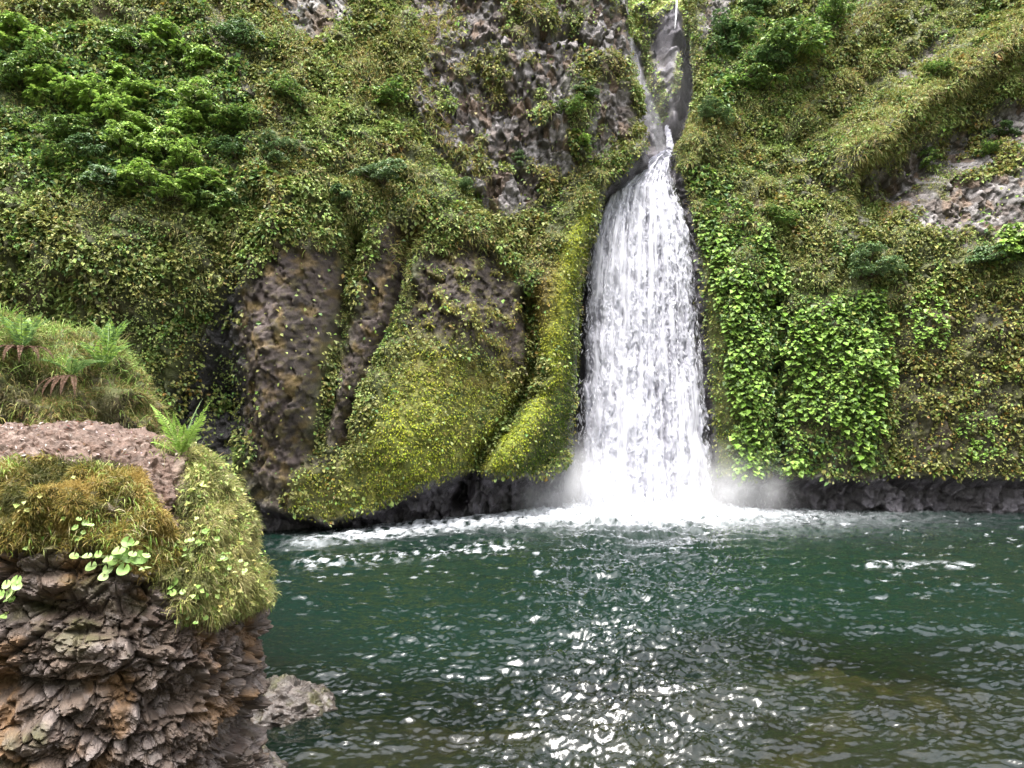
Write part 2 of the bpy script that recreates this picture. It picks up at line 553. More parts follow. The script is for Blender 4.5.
def build_cliff(side):
    zs = np.linspace(-1.6, 34, 540)
    if side == 'L':
        t = np.concatenate([np.linspace(-44, -30, 60)[:-1], np.linspace(-30, 0, 560)[:-1], np.linspace(0, 8, 70)])
    else:
        t = np.concatenate([np.linspace(-34, -22, 60)[:-1], np.linspace(-22, 0, 430)[:-1], np.linspace(0, 9, 80)])
    r = 1.1
    T, ZZ = np.meshgrid(t, zs)
    T, ZZ = T.ravel(), ZZ.ravel()
    ph = np.clip(T / r, 0, math.pi / 2)
    back = np.maximum(T - r * math.pi / 2, 0)
    off = -r + np.minimum(T, 0) + r * np.sin(ph)
    dy = r * (1 - np.cos(ph)) + back
    if side == 'L':
        X = edge_left(ZZ) + off - .25 * back
        D = d_left(np.minimum(X, edge_left(ZZ)), ZZ)
        nx, ny = np.sin(ph), -np.cos(ph)
    else:
        X = edge_right(ZZ) - off + .55 * back
        D = d_right(np.maximum(X, edge_right(ZZ)), ZZ)
        nx, ny = -np.sin(ph), -np.cos(ph)
    P = np.stack([X, D + dy, ZZ], -1)
    px, py = proj(P)
    Zn = zones(px, py, side, P)
    d, (r1, r2, r3, g2) = relief(px, py, side, P, Zn)
    P[:, 0] += nx * d * np.where(T > 0, .2, 1)
    P[:, 1] += ny * d
    # colour of the ground under the plants
    n2, n1 = Zn['n2'], Zn['n1']
    c = np.ones((len(P), 3)) * A((.045, .052, .018))
    c = mixc(c, (.075, .082, .024), sstep(-.2, .3, n2) * .7)
    c = mixc(c, (.07, .05, .03), sstep(.05, .4, n1) * .7)
    rock = mixc(np.ones((len(P), 3)) * A(LAV), (.085, .065, .06), .85 * (r1 < .5))
    rock = mixc(rock, (.22, .20, .205), .6 * (r2 > .72))
    rock = mixc(rock, (.12, .075, .05), .7 * (r2 < .25))
    rock = mixc(rock, (.05, .045, .045), .8 * sstep(.12, .0, g2))
    c = c * (1 - Zn['lav'][:, None]) + rock * Zn['lav'][:, None]
    br = mixc(np.ones((len(P), 3)) * A(BROWN), (.055, .04, .036), .9 * (r1 < .4))
    br = mixc(br, (.046, .034, .028), .6 * (r2 > .7))
    br = mixc(br, (.07, .058, .018), .6 * sstep(.0, .3, fbm(P * A([2.6, 2.6, 4]) + 230, 3)))
    br = mixc(br, ORANGE, .35 * sstep(.05, .35, n2))
    w = np.clip(Zn['brown'], 0, 1)[:, None]
    c = c * (1 - w) + br * w
    mo = mixc(np.ones((len(P), 3)) * A(MOSS), MOSSD, sstep(.0, -.35, n2))
    mo = mixc(mo, MOSSB, Zn['mossb'])
    mo = mixc(mo, (.03, .05, .008), Zn['mossd'] * .8)
    mo = mixc(mo, (.15, .10, .03), Zn['orange'] * .7)
    mo = mo * .6
    w = np.clip(Zn['moss'], 0, 1)[:, None]
    c = c * (1 - w) + mo * w
    dk = mixc(np.ones((len(P), 3)) * A(WET_SHADE), (.085, .078, .09), .8 * (r2 > .6))
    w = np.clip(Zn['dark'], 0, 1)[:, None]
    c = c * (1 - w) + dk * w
    c = mixc(c, (.018, .016, .016), Zn['recess_shade'] * .8)  # near-black tint paints shade into the ivy recess and the crack
    nr, nc = len(zs), len(t)
    Fc = gridf(nr, nc)
    if side == 'R':
        Fc = Fc[:, ::-1]
    name = 'cliff_left' if side == 'L' else 'cliff_right'
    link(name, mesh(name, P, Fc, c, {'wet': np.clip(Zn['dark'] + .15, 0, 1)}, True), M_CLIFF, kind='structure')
    G = P.reshape(nr, nc, 3)
    du = np.gradient(G, axis=1)
    dv = np.gradient(G, axis=0)
    no = nrm(np.cross(du, dv))
    if side == 'R':
        no = -no
    flip = no[..., 1:2] > 0
    # faces outward where the sheet faces the pool
    no = np.where(flip & (np.abs(no[..., 1:2]) > .3), -no, no)
    return dict(P=G, N=no, Z={k: v.reshape(nr, nc) for k, v in Zn.items()}, t=t, zs=zs, side=side)


CL = build_cliff('L')
CR = build_cliff('R')


def sample(C, n, xlim=None):
    """random points spread evenly over the part of the sheet in sight"""
    G = C['P']
    a = np.linalg.norm(np.cross(G[1:, :-1] - G[:-1, :-1], G[:-1, 1:] - G[:-1, :-1]), axis=-1)
    px, py = proj(G[:-1, :-1].reshape(-1, 3))
    vis = (px > -90) & (px < 1110) & (py > -70) & (py < 560)
    a = a.ravel() * vis
    a[:] = np.minimum(a, np.quantile(a[a > 0], .97) * 1.2)
    cdf = np.cumsum(a)
    k = np.searchsorted(cdf, rng.random(n) * cdf[-1])
    nc = G.shape[1] - 1
    i, j = k // nc, k % nc
    u, v = rng.random((n, 1)), rng.random((n, 1))
    P = G[i, j] * (1 - u) * (1 - v) + G[i, j + 1] * u * (1 - v) + G[i + 1, j] * (1 - u) * v + G[i + 1, j + 1] * u * v
    return P, C['N'][i, j], {q: z[i, j] for q, z in C['Z'].items()}


def rise(n, k=1.0):
    return rng.normal(size=(n, 3)) * k


# ------------------------------------------------------------------ ground cover on the two walls
BIGL = {  # patches of larger, fresher leaves
    'L': [[(100, 40), (200, 10), (240, 60), (255, 120), (230, 200), (150, 200), (20, 190), (-20, 60), (30, 20)]],
    'R': [[(690, 160), (720, 180), (775, 250), (790, 330), (800, 475), (735, 475), (712, 300)], [(790, 300), (880, 285), (893, 330), (885, 475), (795, 475)],
          [(700, 40), (760, 20), (850, 10), (810, 80), (720, 110)], [(985, 215), (1060, 215), (1060, 260), (980, 262)]]}


RIDGES = [([(848, 165), (900, 112), (965, 72), (1040, 20)], 13), ([(775, 80), (830, 45), (880, 5)], 9), ([(845, 160), (875, 150)], 12), ([(800, 110), (850, 75), (900, 55)], 7), ([(700, 130), (690, 160)], 6)]


def ground_cover(C, n):
    side = C['side']
    P, no, Z = sample(C, n)
    px, py = proj(P)
    cl = fbm(P * 1.1 + 60, 3)
    cl2 = fbm(P * .25 + 80, 3)
    patch = fbm(P * .5 + 33, 3)
    keep = (1 - np.clip(Z['bare'] * 1.3, 0, 1)) * (1 - .98 * Z['moss']) * np.clip(.78 + 2.3 * cl, .06, 1)
    keep *= np.clip(.75 + no[:, 2] * .6, .3, 1)
    if side == 'R':
        for pts, wd in RIDGES:
            keep *= 1 - .85 * linew(px, py, pts, wd)
    if side == 'L':
        keep = np.maximum(keep, .22 * polyw(px, py, [(150, 330), (240, 290), (246, 440), (150, 440)], 14) * np.clip(.4 + 2 * cl, 0, 1))
    keep = np.maximum(keep, .006 * (1 - Z['dark']))
    m = rng.random(n) < keep
    P, no, px, py, cl2, patch = P[m], no[m], px[m], py[m], cl2[m], patch[m]
    Z = {k: v[m] for k, v in Z.items()}
    k = len(P)
    col = pick([OLIVE, OLIVE2, GREEN, YELLOW], k, [.36, .30, .18, .16])
    ye = np.clip(Z['orange'] + .75 * sstep(.03, .28, cl2), 0, 1) > rng.random(k) * 1.2
    col[ye] = pick([YELLOW, ORANGE, DRY, OLIVE2], ye.sum(), [.42, .2, .13, .25])
    gr = sstep(.05, .3, patch) > rng.random(k) * 1.2
    col[gr] = pick([GREEN, BRIGHT, OLIVE2], gr.sum(), [.45, .2, .35])
    fresh = sstep(.02, .25, fbm(P * .4 + 210, 3)) > rng.random(k) * 1.15
    col[fresh] = pick([(.20, .26, .07), (.25, .30, .09), (.16, .23, .06)], fresh.sum())
    size = rng.uniform(.09, .175, k) * np.clip(1 + 1.6 * fbm(P * .6 + 140, 2), .55, 1.45)
    big = np.zeros(k)
    for pl in BIGL[side]:
        big = np.maximum(big, polyw(px, py, pl, 10))
    bg = rng.random(k) < big * .8
    col[bg] = pick([GREEN, BRIGHT, DGREEN, OLIVE2], bg.sum(), [.35, .3, .15, .2])
    size[bg] *= 1.3
    if side == 'R':
        dim = (polyw(px, py, [(890, 290), (1100, 270), (1100, 490), (885, 490)], 15) > rng.random(k))
        col[dim] = pick([OLIVE, YELLOW, ORANGE, OLIVE2, BRIGHT], dim.sum(), [.3, .25, .12, .23, .1])
    nor = nrm(no * .7 + A([0, -.15, .75]) + rise(k, .35))
    tip = nrm(no * .9 + A([0, 0, -.55]) + rise(k, .5))
    Pp = P + no * (rng.uniform(0, .22, (k, 1)) + .4 * np.clip(cl[m], -.1, .5)[:, None])
    V, Fc, Cc = leaves(Pp, tip, nor, size * 1.15, size * rng.uniform(.7, 1.0, k), col)
    me = mesh('ground_cover', V, Fc, Cc)
    link('ground_cover', me, M_LEAF, kind='stuff', label='small olive leaves carpeting the %s cliff' % ('left' if side == 'L' else 'right'), cat='ground cover')


ground_cover(CL, 850000)
ground_cover(CR, 640000)


def moss(C, n):
    P, no, Z = sample(C, n)
    tuft = fbm(P * A([2.2, 2.2, 3.5]) + 21, 3)
    w = np.clip(Z['moss'], 0, 1)
    m = rng.random(n) < w * np.clip(.55 + 1.5 * tuft, .05, 1)
    P, no = P[m], no[m]
    Z = {k: v[m] for k, v in Z.items()}
    k = len(P)
    col = pick([MOSS, MOSSD, MOSSB, YELLOW], k, [.45, .2, .2, .15], .2)
    st = fbm(np.stack([P[:, 0] * .9 + P[:, 2] * .5, P[:, 1], P[:, 2] * .5 - P[:, 0] * .3], -1) * A([2.4, 2.4, .9]) + 260, 3)
    sd = sstep(.0, .28, st) > rng.random(k) * 1.2
    col[sd] = pick([MOSSD, (.09, .10, .02), (.12, .10, .03)], sd.sum())
    br = Z['mossb'] * (1 - .6 * sstep(.0, .3, st)) > rng.random(k)
    col[br] = pick([MOSSB, (.24, .27, .025)], br.sum(), None, .15)
    col = mixc(col, (.21, .15, .045), np.clip(Z['orange'], 0, 1) * .7)
    dk = rng.random(k) < Z['mossd'] * .8
    col[dk] = pick([(.05, .085, .012), (.08, .12, .016), (.035, .06, .012)], dk.sum())
    size = rng.uniform(.06, .13, k)
    nor = nrm(no * .8 + A([0, 0, .7]) + rise(k, .3))
    tip = nrm(no * .8 + A([0, 0, -.8]) + rise(k, .35))
    V, Fc, Cc = leaves(P + no * rng.uniform(-.02, .1, (k, 1)), tip, nor, size, size * .65, col)
    link('moss', mesh('moss', V, Fc, Cc), M_MOSS, kind='stuff', label='yellow green moss on the wet rock beside the waterfall', cat='moss')


def turf(C, n, L):
    P, no, Z = sample(C, n)
    px, py = proj(P)
    hh = fbm(P * .55 + 170, 3)
    h2 = fbm(P * 1.7 + 190, 2)
    w = sstep(-.12, .12, hh) * np.clip(.5 + 2 * h2, 0, 1) * (1 - np.clip(1.3 * Z['bare'], 0, 1)) * (1 - Z['moss'])
    w *= sstep(330, 230, py) * (.35 + .65 * sstep(150, 330, px) if C['side'] == 'L' else 1)
    m = rng.random(n) < w
    P, no, px = P[m], no[m], px[m]
    k = len(P)
    col = pick([(.22, .25, .075), (.17, .22, .055), (.26, .24, .09), (.30, .24, .11), (.20, .15, .05)], k, [.32, .28, .2, .12, .08])
    d = nrm(no * .8 + A([0, 0, .25]) + rise(k, .35))
    V, Fc, Cc = blades(P + no * .05, d, rng.uniform(.5, 1.2, k) * L, .03, col, rng.uniform(.8, 2.0, k))
    link('grass', mesh('grass', V, Fc, Cc), M_GRASS, kind='stuff', label='pale tussocky grass between the leaves of the %s cliff' % ('left' if C['side'] == 'L' else 'right'), cat='grass')


turf(CL, 520000, .42)
turf(CR, 380000, .42)
moss(CL, 800000)
moss(CR, 260000)


def cliff_grass(C, n, lines, pal, L=.6):
    P, no, Z = sample(C, n)
    px, py = proj(P)
    w = np.zeros(n)
    for pts, wd in lines:
        w = np.maximum(w, linew(px, py, pts, wd))
    w = w * np.clip(.6 + 1.4 * fbm(P * 1.2 + 90, 2), .1, 1)
    m = rng.random(n) < w
    P, no = P[m], no[m]
    k = len(P)
    d = nrm(no * .8 + A([0, 0, .35]) + rise(k, .3))
    V, Fc, Cc = blades(P, d, rng.uniform(.5, 1.1, k) * L, .035, pick(pal, k), rng.uniform(.6, 1.6, k))
    link('grass', mesh('grass', V, Fc, Cc), M_GRASS, kind='stuff', label='drooping grass on the ledges of the %s cliff' % ('left' if C['side'] == 'L' else 'right'), cat='grass')


cliff_grass(CR, 330000, RIDGES, [(.24, .29, .09), (.20, .27, .08), (.28, .30, .11), YELLOW, DRY, (.26, .20, .06)])
cliff_grass(CL, 300000, [([(340, 60), (400, 40), (440, 25)], 16), ([(330, 110), (350, 60), (420, 85)], 14), ([(430, 110), (450, 150), (480, 170)], 9), ([(0, 10), (60, 30), (130, 45)], 10), ([(400, 250), (460, 230), (520, 240)], 12), ([(350, 180), (420, 200)], 10), ([(270, 30), (320, 70)], 10)],
            [(.22, .26, .08), YELLOW, OLIVE2, DRY, (.26, .20, .06)], .55)

# ------------------------------------------------------------------ shrubs
M_SHRUB = leaf_mat('shrub_leaf', .28, .45, .35)


def shrub_meshes(pal, w, rx, rz, nt, leaf, seed):
    r = np.random.default_rng(seed)
    Vs = []
    stems = []
    for q in range(nt):
        u = r.normal(size=3)
        u /= np.linalg.norm(u)
        c = u * A([rx, rx * .75, rz]) * r.uniform(.45, 1.0) + A([0, -rx * .55, rz * .8])
        rad = r.uniform(.28, .5) * rx * .75
        n = int(70 * (rad / .4) ** 1.3 * (.2 / leaf) ** 1.2) + 12
        a = r.uniform(0, 2 * math.pi, n)
        rr = np.sqrt(r.random(n)) * rad
        P = c + np.stack([rr * np.cos(a), rr * np.sin(a), -.45 * rr ** 2 / rad + r.normal(0, .05, n)], -1)
        out = nrm(np.stack([np.cos(a), np.sin(a) - .3, -.35 + 0 * a], -1) + r.normal(size=(n, 3)) * .25)
        nor = nrm(A([0, -.25, 1.0]) + .5 * np.stack([np.cos(a), np.sin(a), 0 * a], -1) * (rr / rad)[:, None] + r.normal(size=(n, 3)) * .25)
        pc = A(pal)[r.choice(len(pal), n, p=w)] * (1 + .16 * r.normal(size=(n, 1))).clip(.5, 1.6)
        pc = pc * r.uniform(.8, 1.2)
        s = leaf * r.uniform(.7, 1.2, n)
        Vs.append(leaves(P, out, nor, s * 1.1, s * .75, pc))
        mid = c * .5 + A([0, .1, -.05])
        stems.append(tube([A([0, .35, -.1]), mid, c - A([0, 0, .04])], [.035, .022, .008], 5))
    V, Fc, Cc = join(Vs)
    f = mesh('foliage', V, Fc, Cc)
    V, Fc, _ = join(stems)
    s = mesh('stem', V, Fc, np.ones((len(V), 3)) * A((.06, .045, .03)), {'wet': np.zeros(len(V))})
    return f, s


SH = {}
for q in range(3):
    SH['bright', q] = shrub_meshes([BRIGHT, LIME, GREEN], [.5, .38, .12], 1.0, .75, 13, .22, 100 + q)
    SH['mid', q] = shrub_meshes([GREEN, BRIGHT, OLIVE2], [.6, .3, .1], 1.0, .8, 14, .18, 110 + q)
    SH['dark', q] = shrub_meshes([DGREEN, GREEN, BLUEG], [.5, .3, .2], 1.0, .8, 14, .17, 120 + q)
    SH['blue', q] = shrub_meshes([BLUEG, (.075, .13, .055), GREEN], [.5, .3, .2], 1.0, .85, 16, .13, 130 + q)


def on_cliff(C, px, py):
    key = 'pxy'
    if key not in C:
        G = C['P'][::2, ::2]
        C['sub'] = G.reshape(-1, 3)
        C[key] = proj(C['sub'])
        C['subn'] = C['N'][::2, ::2].reshape(-1, 3)
    x, y = C[key]
    d = (x - px) ** 2 + (y - py) ** 2 + 25 * (C['sub'][:, 1] > 47)
    k = int(np.argmin(d))
    return C['sub'][k], C['subn'][k]


def shrub(C, px, py, r_px, kind, label, group=None, q=None):
    P, no = on_cliff(C, px, py + r_px * .55)
    s = r_px / F * P[1]
    q = int(rng.integers(3)) if q is None else q
    f, st = SH[kind, q]
    root = empty('shrub', P, label, 'shrub', group)
    sh = link('foliage', f, M_SHRUB, root)
    link('stem', st, M_STEM, root)
    root.scale = (s * rng.uniform(.85, 1.25), s, s * rng.uniform(.75, 1.15))
    root.rotation_euler = (rng.uniform(-.2, .1), rng.uniform(-.35, .35), rng.uniform(-.5, .5))
    return root


bl = 'bright green leafy shrub in the dense patch high on the left cliff'
dl = 'dark green shrub shading the gaps of the leafy patch high on the left cliff'
g1 = 'shrubs crowding the upper left cliff'
for (x, y, r) in [(60, 88, 24), (112, 108, 24), (150, 98, 22), (128, 82, 20), (182, 118, 22), (122, 138, 20), (205, 96, 18), (168, 150, 22), (200, 182, 20), (150, 178, 22), (185, 160, 18), (92, 92, 18), (140, 122, 20), (172, 190, 18), (212, 142, 16)]:
    shrub(CL, x, y, r, 'bright', bl, g1)
for (x, y, r) in [(70, 130, 22), (95, 150, 20), (45, 62, 22), (225, 118, 22), (250, 122, 18), (235, 150, 16), (215, 200, 18), (60, 160, 16), (20, 75, 20), (110, 175, 18), (130, 40, 18), (240, 195, 16)]:
    shrub(CL, x, y, r, 'dark' if rng.random() < .6 else 'mid', dl, g1)
for (x, y, r, kd, lb) in [
    (28, 38, 26, 'bright', 'light green shrub at the top left corner of the left cliff above a dark gap'),
    (168, 42, 22, 'bright', 'bright green shrub overhanging the small dark hollow on the upper left cliff'),
    (200, 58, 18, 'bright', 'bright green shrub drooping right of the small dark hollow on the upper cliff'),
    (395, 96, 27, 'mid', 'rounded fresh green shrub alone below the bare rock face on the left cliff'),
    (290, 92, 18, 'mid', 'green shrub with a bright crown between the leafy patch and the round lone shrub'),
    (245, 38, 20, 'dark', 'dull dark shrub below the pale rock streak on the left cliff'),
    (285, 150, 20, 'blue', 'grey green shrub on the dry slope right of the leafy patch'),
    (380, 172, 20, 'blue', 'dark bluish shrub hanging below the rounded fresh green shrub'),
    (462, 187, 13, 'blue', 'small bluish round shrub at the foot of the bare rock face'),
    (345, 195, 13, 'dark', 'small dark shrub low on the mossy slope of the left cliff'),
    (582, 90, 12, 'blue', 'blue green shrub topping the strip of plants on the bare rock face'),
    (575, 108, 13, 'mid', 'green shrub in the middle of the plant strip on the bare rock face'),
    (580, 138, 12, 'bright', 'bright green shrub lowest in the plant strip on the bare rock face'),
    (520, 160, 9, 'blue', 'tiny bluish shrub in a cleft of the bare rock face'),
]:
    shrub(CL, x, y, r, kd, lb)
g2 = 'shrubs on the right cliff'
for (x, y, r, kd, lb) in [
    (733, 38, 28, 'dark', 'big dark green shrub at the top of the right cliff beside the gorge'),
    (790, 42, 30, 'mid', 'big rounded mid green shrub right of the dark one atop the right cliff'),
    (770, 62, 22, 'dark', 'shadowy shrub below the two big shrubs at the top of the right cliff'),
    (832, 14, 18, 'mid', 'green shrub at the top edge right of the two big shrubs'),
    (755, 8, 18, 'dark', 'dark shrub at the top edge above the two big shrubs'),
    (706, 112, 18, 'blue', 'blue green shrub on the gorge rim just above the waterfall lip'),
    (755, 82, 20, 'mid', 'green shrub on the slope below the big dark shrub'),
    (866, 266, 25, 'blue', 'round blue green shrub alone in the middle of the right cliff'),
    (935, 70, 12, 'mid', 'small green shrub growing out of the grassy ridge on the right cliff'),
    (1005, 236, 26, 'bright', 'bright green shrub at the right edge below the grey rock'),
    (985, 255, 17, 'dark', 'darker shrub under the bright one at the right edge of the right cliff'),
    (1000, 130, 13, 'dark', 'dark fern-like shrub at the top of the grey rock on the right cliff'),
    (985, 150, 11, 'mid', 'small shrub in the grey rock below the dark fern-like shrub'),
    (925, 160, 12, 'mid', 'small green shrub under the overhang of the grassy ridge'),
    (780, 215, 14, 'mid', 'green shrub above the dark crack in the right cliff'),
]:
    shrub(CR, x, y, r, kd, lb)

# broad-leaved plants hanging in curtains right of the fall
M_BROAD = leaf_mat('broad_leaf', .3, .5, .3)
BP = []
for q in range(5):
    r = np.random.default_rng(200 + q)
    n = 21
    a = r.uniform(-1.5, 1.5, n)
    up = r.uniform(-.4, .45, n)
    P = np.stack([.3 * np.sin(a), -.15 - .3 * np.cos(a) * r.uniform(.5, 1, n), up], -1)
    out = nrm(np.stack([np.sin(a), -np.cos(a), -.35 + 0 * a], -1) + r.normal(size=(n, 3)) * .15)
    nor = nrm(A([0, -.35, 1.0]) + r.normal(size=(n, 3)) * .18)
    pc = A([BRIGHT, LIME, GREEN, (.13, .24, .03)])[r.choice(4, n, p=[.38, .16, .24, .22])] * (1 + .22 * r.normal(size=(n, 1)))
    s = r.uniform(.15, .33, n)
    lv = leaves(P, out, nor, s, s * 1.05, pc, .1, .25)
    st = [leaves(A([[0, .1, p[2] - .15]]), A([p - A([0, .1, p[2] - .15])]), A([[1., 0, 0.1]]), np.linalg.norm(p - A([0, .1, p[2] - .15])), .015, A([[.08, .12, .03]]), 0, 0) for p in P]
    BP.append(mesh('leafy_plant', *join([lv] + st)))


def curtain(C, pl, n, label, group, sc=(.7, 1.25), dim=None):
    pl = A(pl)
    lo, hi = pl.min(0), pl.max(0)
    pts = []
    tries = 0
    while len(pts) < n and tries < 6000:
        tries += 1
        p = rng.uniform(lo, hi)
        if polyw(A([p[0]]), A([p[1]]), pl, .5)[0] < .5:
            continue
        if any(abs(p[0] - q[0]) < 8 and abs(p[1] - q[1]) < 6.5 for q in pts):
            continue
        pts.append(p)
    for p in pts:
        P, no = on_cliff(C, *p)
        o = link('leafy_plant', BP[int(rng.integers(5))], M_BROAD, None, label, 'plant', None, group)
        o.location = P + no * .05
        s = rng.uniform(*sc)
        o.scale = (s, s, s)
        o.rotation_euler = (rng.uniform(-.15, .15), rng.uniform(-.2, .2), rng.uniform(-.4, .4))


g3 = 'broad-leaved plants hanging on the right cliff'
curtain(CR, [(694, 210), (714, 215), (735, 260), (764, 300), (765, 470), (738, 474), (729, 330)], 90, 'fresh green broad-leaved plant in the hanging curtain between waterfall and dark crack', g3)
curtain(CR, [(755, 228), (775, 235), (794, 320), (802, 470), (788, 470), (787, 330), (757, 260)], 24, 'fresh green broad-leaved plant hanging along the right side of the dark crack', g3)
curtain(CR, [(800, 320), (868, 290), (893, 320), (884, 390), (862, 470), (838, 430), (796, 410)], 85, 'yellow green broad-leaved plant in the wide curtain right of the dark crack', g3)
curtain(CR, [(905, 290), (952, 285), (950, 345), (915, 345)], 14, 'bright broad-leaved plant in the small group below the round blue green shrub', g3, (.6, .95))
curtain(CR, [(955, 420), (990, 412), (1000, 455), (965, 460)], 12, 'bright broad-leaved plant in the low group above the dark ledge at the right', g3, (.5, .8))

# ------------------------------------------------------------------ the gorge behind the lip
def build_gorge():
    xs = np.linspace(0, 26, 240)
    zs = np.linspace(-1.6, 46, 380)
    X, Z = np.meshgrid(xs, zs)
    X, Z = X.ravel(), Z.ravel()
    k = sstep(19.0, 20.5, Z)
    Y = 45.2 * (1 - k) + k * (49.5 + .16 * (Z - 20))
    P = np.stack([X, Y, Z], -1)
    px, py = proj(P)
    d = .35 * fbm(P * .7, 4)
    c1, g1, r1 = chunks(P * A([.9, .9, .45]))
    c2, g2, r2 = chunks(P * A([2.2, 2.2, 1.2]))
    d += .5 * c1 + .25 * c2
    hi = Z > 19.5
    d += hi * (1.6 * linew(px, py, [(668, 20), (672, 70), (668, 130)], 11) - 1.2 * linew(px, py, [(652, 30), (648, 80), (660, 140)], 8) - 2.0 * blob(px, py, 692, 75, 11, 30) + 1.0 * linew(px, py, [(640, 10), (652, 60), (660, 110)], 5))
    P[:, 1] -= d
    c = mixc(np.ones((len(P), 3)) * A((.085, .078, .09)), (.05, .043, .046), .8 * (r1 < .5))
    c = mixc(c, (.12, .112, .13), .7 * (r2 > .7))
    c = mixc(c, WET_SHADE, (~hi) * .9 + hi * .9 * blob(px, py, 692, 75, 12, 30))  # wet rock behind the fall; the blob paints shade into the upper recess
    n = fbm(P * .8 + 3, 3)
    g = hi * np.maximum.reduce([polyw(px, py, [(620, -60), (700, -60), (690, 10), (660, 22), (645, 45), (628, 40)], 6), .8 * linew(px, py, [(640, 20), (652, 75), (662, 120)], 4), .9 * polyw(px, py, [(682, 18), (694, 10), (692, 42), (680, 42)], 4), .8 * linew(px, py, [(674, 68), (670, 100)], 3)])
    c = mixc(c, YELLOW, g * (n > -.1))
    link('cliff_back', mesh('cliff_back', P, gridf(len(zs), len(xs)), c, {'wet': .4 + 0 * Z}, True), M_CLIFF, kind='structure')
    m = np.where((g > .3) & (px > 600) & (px < 720) & (py > -40))[0]
    if len(m):
        q = m[rng.integers(0, len(m), 6000)]
        Pq = P[q] + rng.normal(size=(len(q), 3)) * .1
        k = len(q)
        size = rng.uniform(.12, .25, k)
        V, Fc, Cc = leaves(Pq, nrm(A([0, -.8, -.5]) + rise(k, .4)), nrm(A([0, -.5, .8]) + rise(k, .3)), size, size * .8, pick([YELLOW, BRIGHT, OLIVE2, LIME], k))
        link('ground_cover', mesh('ground_cover', V, Fc, Cc), M_LEAF, kind='stuff', label='light green leaves high on the gorge wall', cat='ground cover')


build_gorge()

# ------------------------------------------------------------------ waterfall
def water_mat(name):
    m, nt, out = mat(name)
    L = nt.links.new
    a = N(nt, 'Attribute', attribute_name='tint')
    p = N(nt, 'BsdfPrincipled', Roughness=.55)
    L(a.outputs['Color'], p.inputs['Base Color'])
    t = N(nt, 'BsdfTranslucent')
    L(a.outputs['Color'], t.inputs['Color'])
    mx = N(nt, 'MixShader', Fac=.3)
    L(p.outputs[0], mx.inputs[1])
    L(t.outputs[0], mx.inputs[2])
    tr = N(nt, 'BsdfTransparent')
    al = N(nt, 'Attribute', attribute_name='cover')
    m2 = N(nt, 'MixShader')
    L(al.outputs['Fac'], m2.inputs[0])
    L(tr.outputs[0], m2.inputs[1])
    L(mx.outputs[0], m2.inputs[2])
    L(m2.outputs[0], out.inputs[0])
    return m


M_FALL = water_mat('white_water')
FY = [122, 132, 145, 153, 158, 172, 190, 215, 240, 300, 400, 460, 512]
FL = [667, 668, 669, 656, 648, 632, 611, 600, 592, 585, 582, 578, 574]
FR = [671, 674, 676, 673, 672, 672, 677, 686, 691, 697, 704, 708, 711]
FD = [47.5, 46.5, 45.2, 44.3, 44.0, 43.8, 43.6, 43.5, 43.4, 43.2, 42.9, 42.7, 42.5]


def fall_sheet(yy, tt, bulge=1.1):
    l, r, D = np.interp(yy, FY, FL), np.interp(yy, FY, FR), np.interp(yy, FY, FD)
    wob = perlin(np.stack([yy * .045, tt * 0 + np.sign(tt) * 9, tt * 0], -1)) * sstep(165, 230, yy)
    x = l + (r - l) * (tt + 1) / 2 + 3.5 * wob * tt
    z = 5 + (420.3 - yy) / F * D
    X = (x - 512) / F * D
    wid = (r - l) / F * D
    Y = D - np.minimum(bulge, wid * .22) * np.sqrt(np.maximum(1 - tt * tt, 0))
    return np.stack([X, Y, z], -1)


root = empty('waterfall', at(645, 512, 42.6), 'tall white waterfall widening from the narrow lip down into the pool', 'waterfall')
ny, nt_ = 520, 170
yy = np.linspace(122, 514, ny)
tt = np.linspace(-1, 1, nt_)
YY, TT = np.meshgrid(yy, tt, indexing='ij')
P = fall_sheet(YY.ravel(), TT.ravel())
Q = P * A([1, 1, .28])
Qs = np.stack([TT.ravel() * 7.5, 0 * P[:, 0], P[:, 2] * .16], -1)
s1 = fbm(Qs, 4)
s2 = fbm(Q * 2.6 + 8, 4, .6)
s3 = fbm(P * A([3.2, 3, 1.6]) + 3, 4, .6)
P[:, 1] -= .45 * s1 + .35 * s2 + .22 * s3
P[:, 0] += .12 * s3
fro = .62 + 1.5 * s1 + .5 * s2 + .28 * s3
fro += .35 * linew(YY.ravel() * 0 + TT.ravel(), YY.ravel() * 0, [(-.55, 0), (-.05, 0)], .35) - .45 * np.exp(-((TT.ravel() - .33 - .0006 * (YY.ravel() - 400)) / .1) ** 2) * sstep(230, 330, YY.ravel())
fro = np.maximum(fro, 1.3 * sstep(190, 160, YY.ravel()))
fro = np.clip(fro, 0, 1)
c = mixc(np.ones((len(P), 3)) * A((.21, .206, .245)), (.53, .53, .59), fro)
edge = 1 - np.abs(TT.ravel())
cov = np.clip(edge * 9 + 1.2 * s3 + .8 * s2 - .1, 0, 1)
cov *= np.clip(.75 + fro, 0, 1)
link('water_sheet', mesh('water_sheet', P - A(root.location), gridf(ny, nt_), c, {'cover': cov}, True), M_FALL, root)
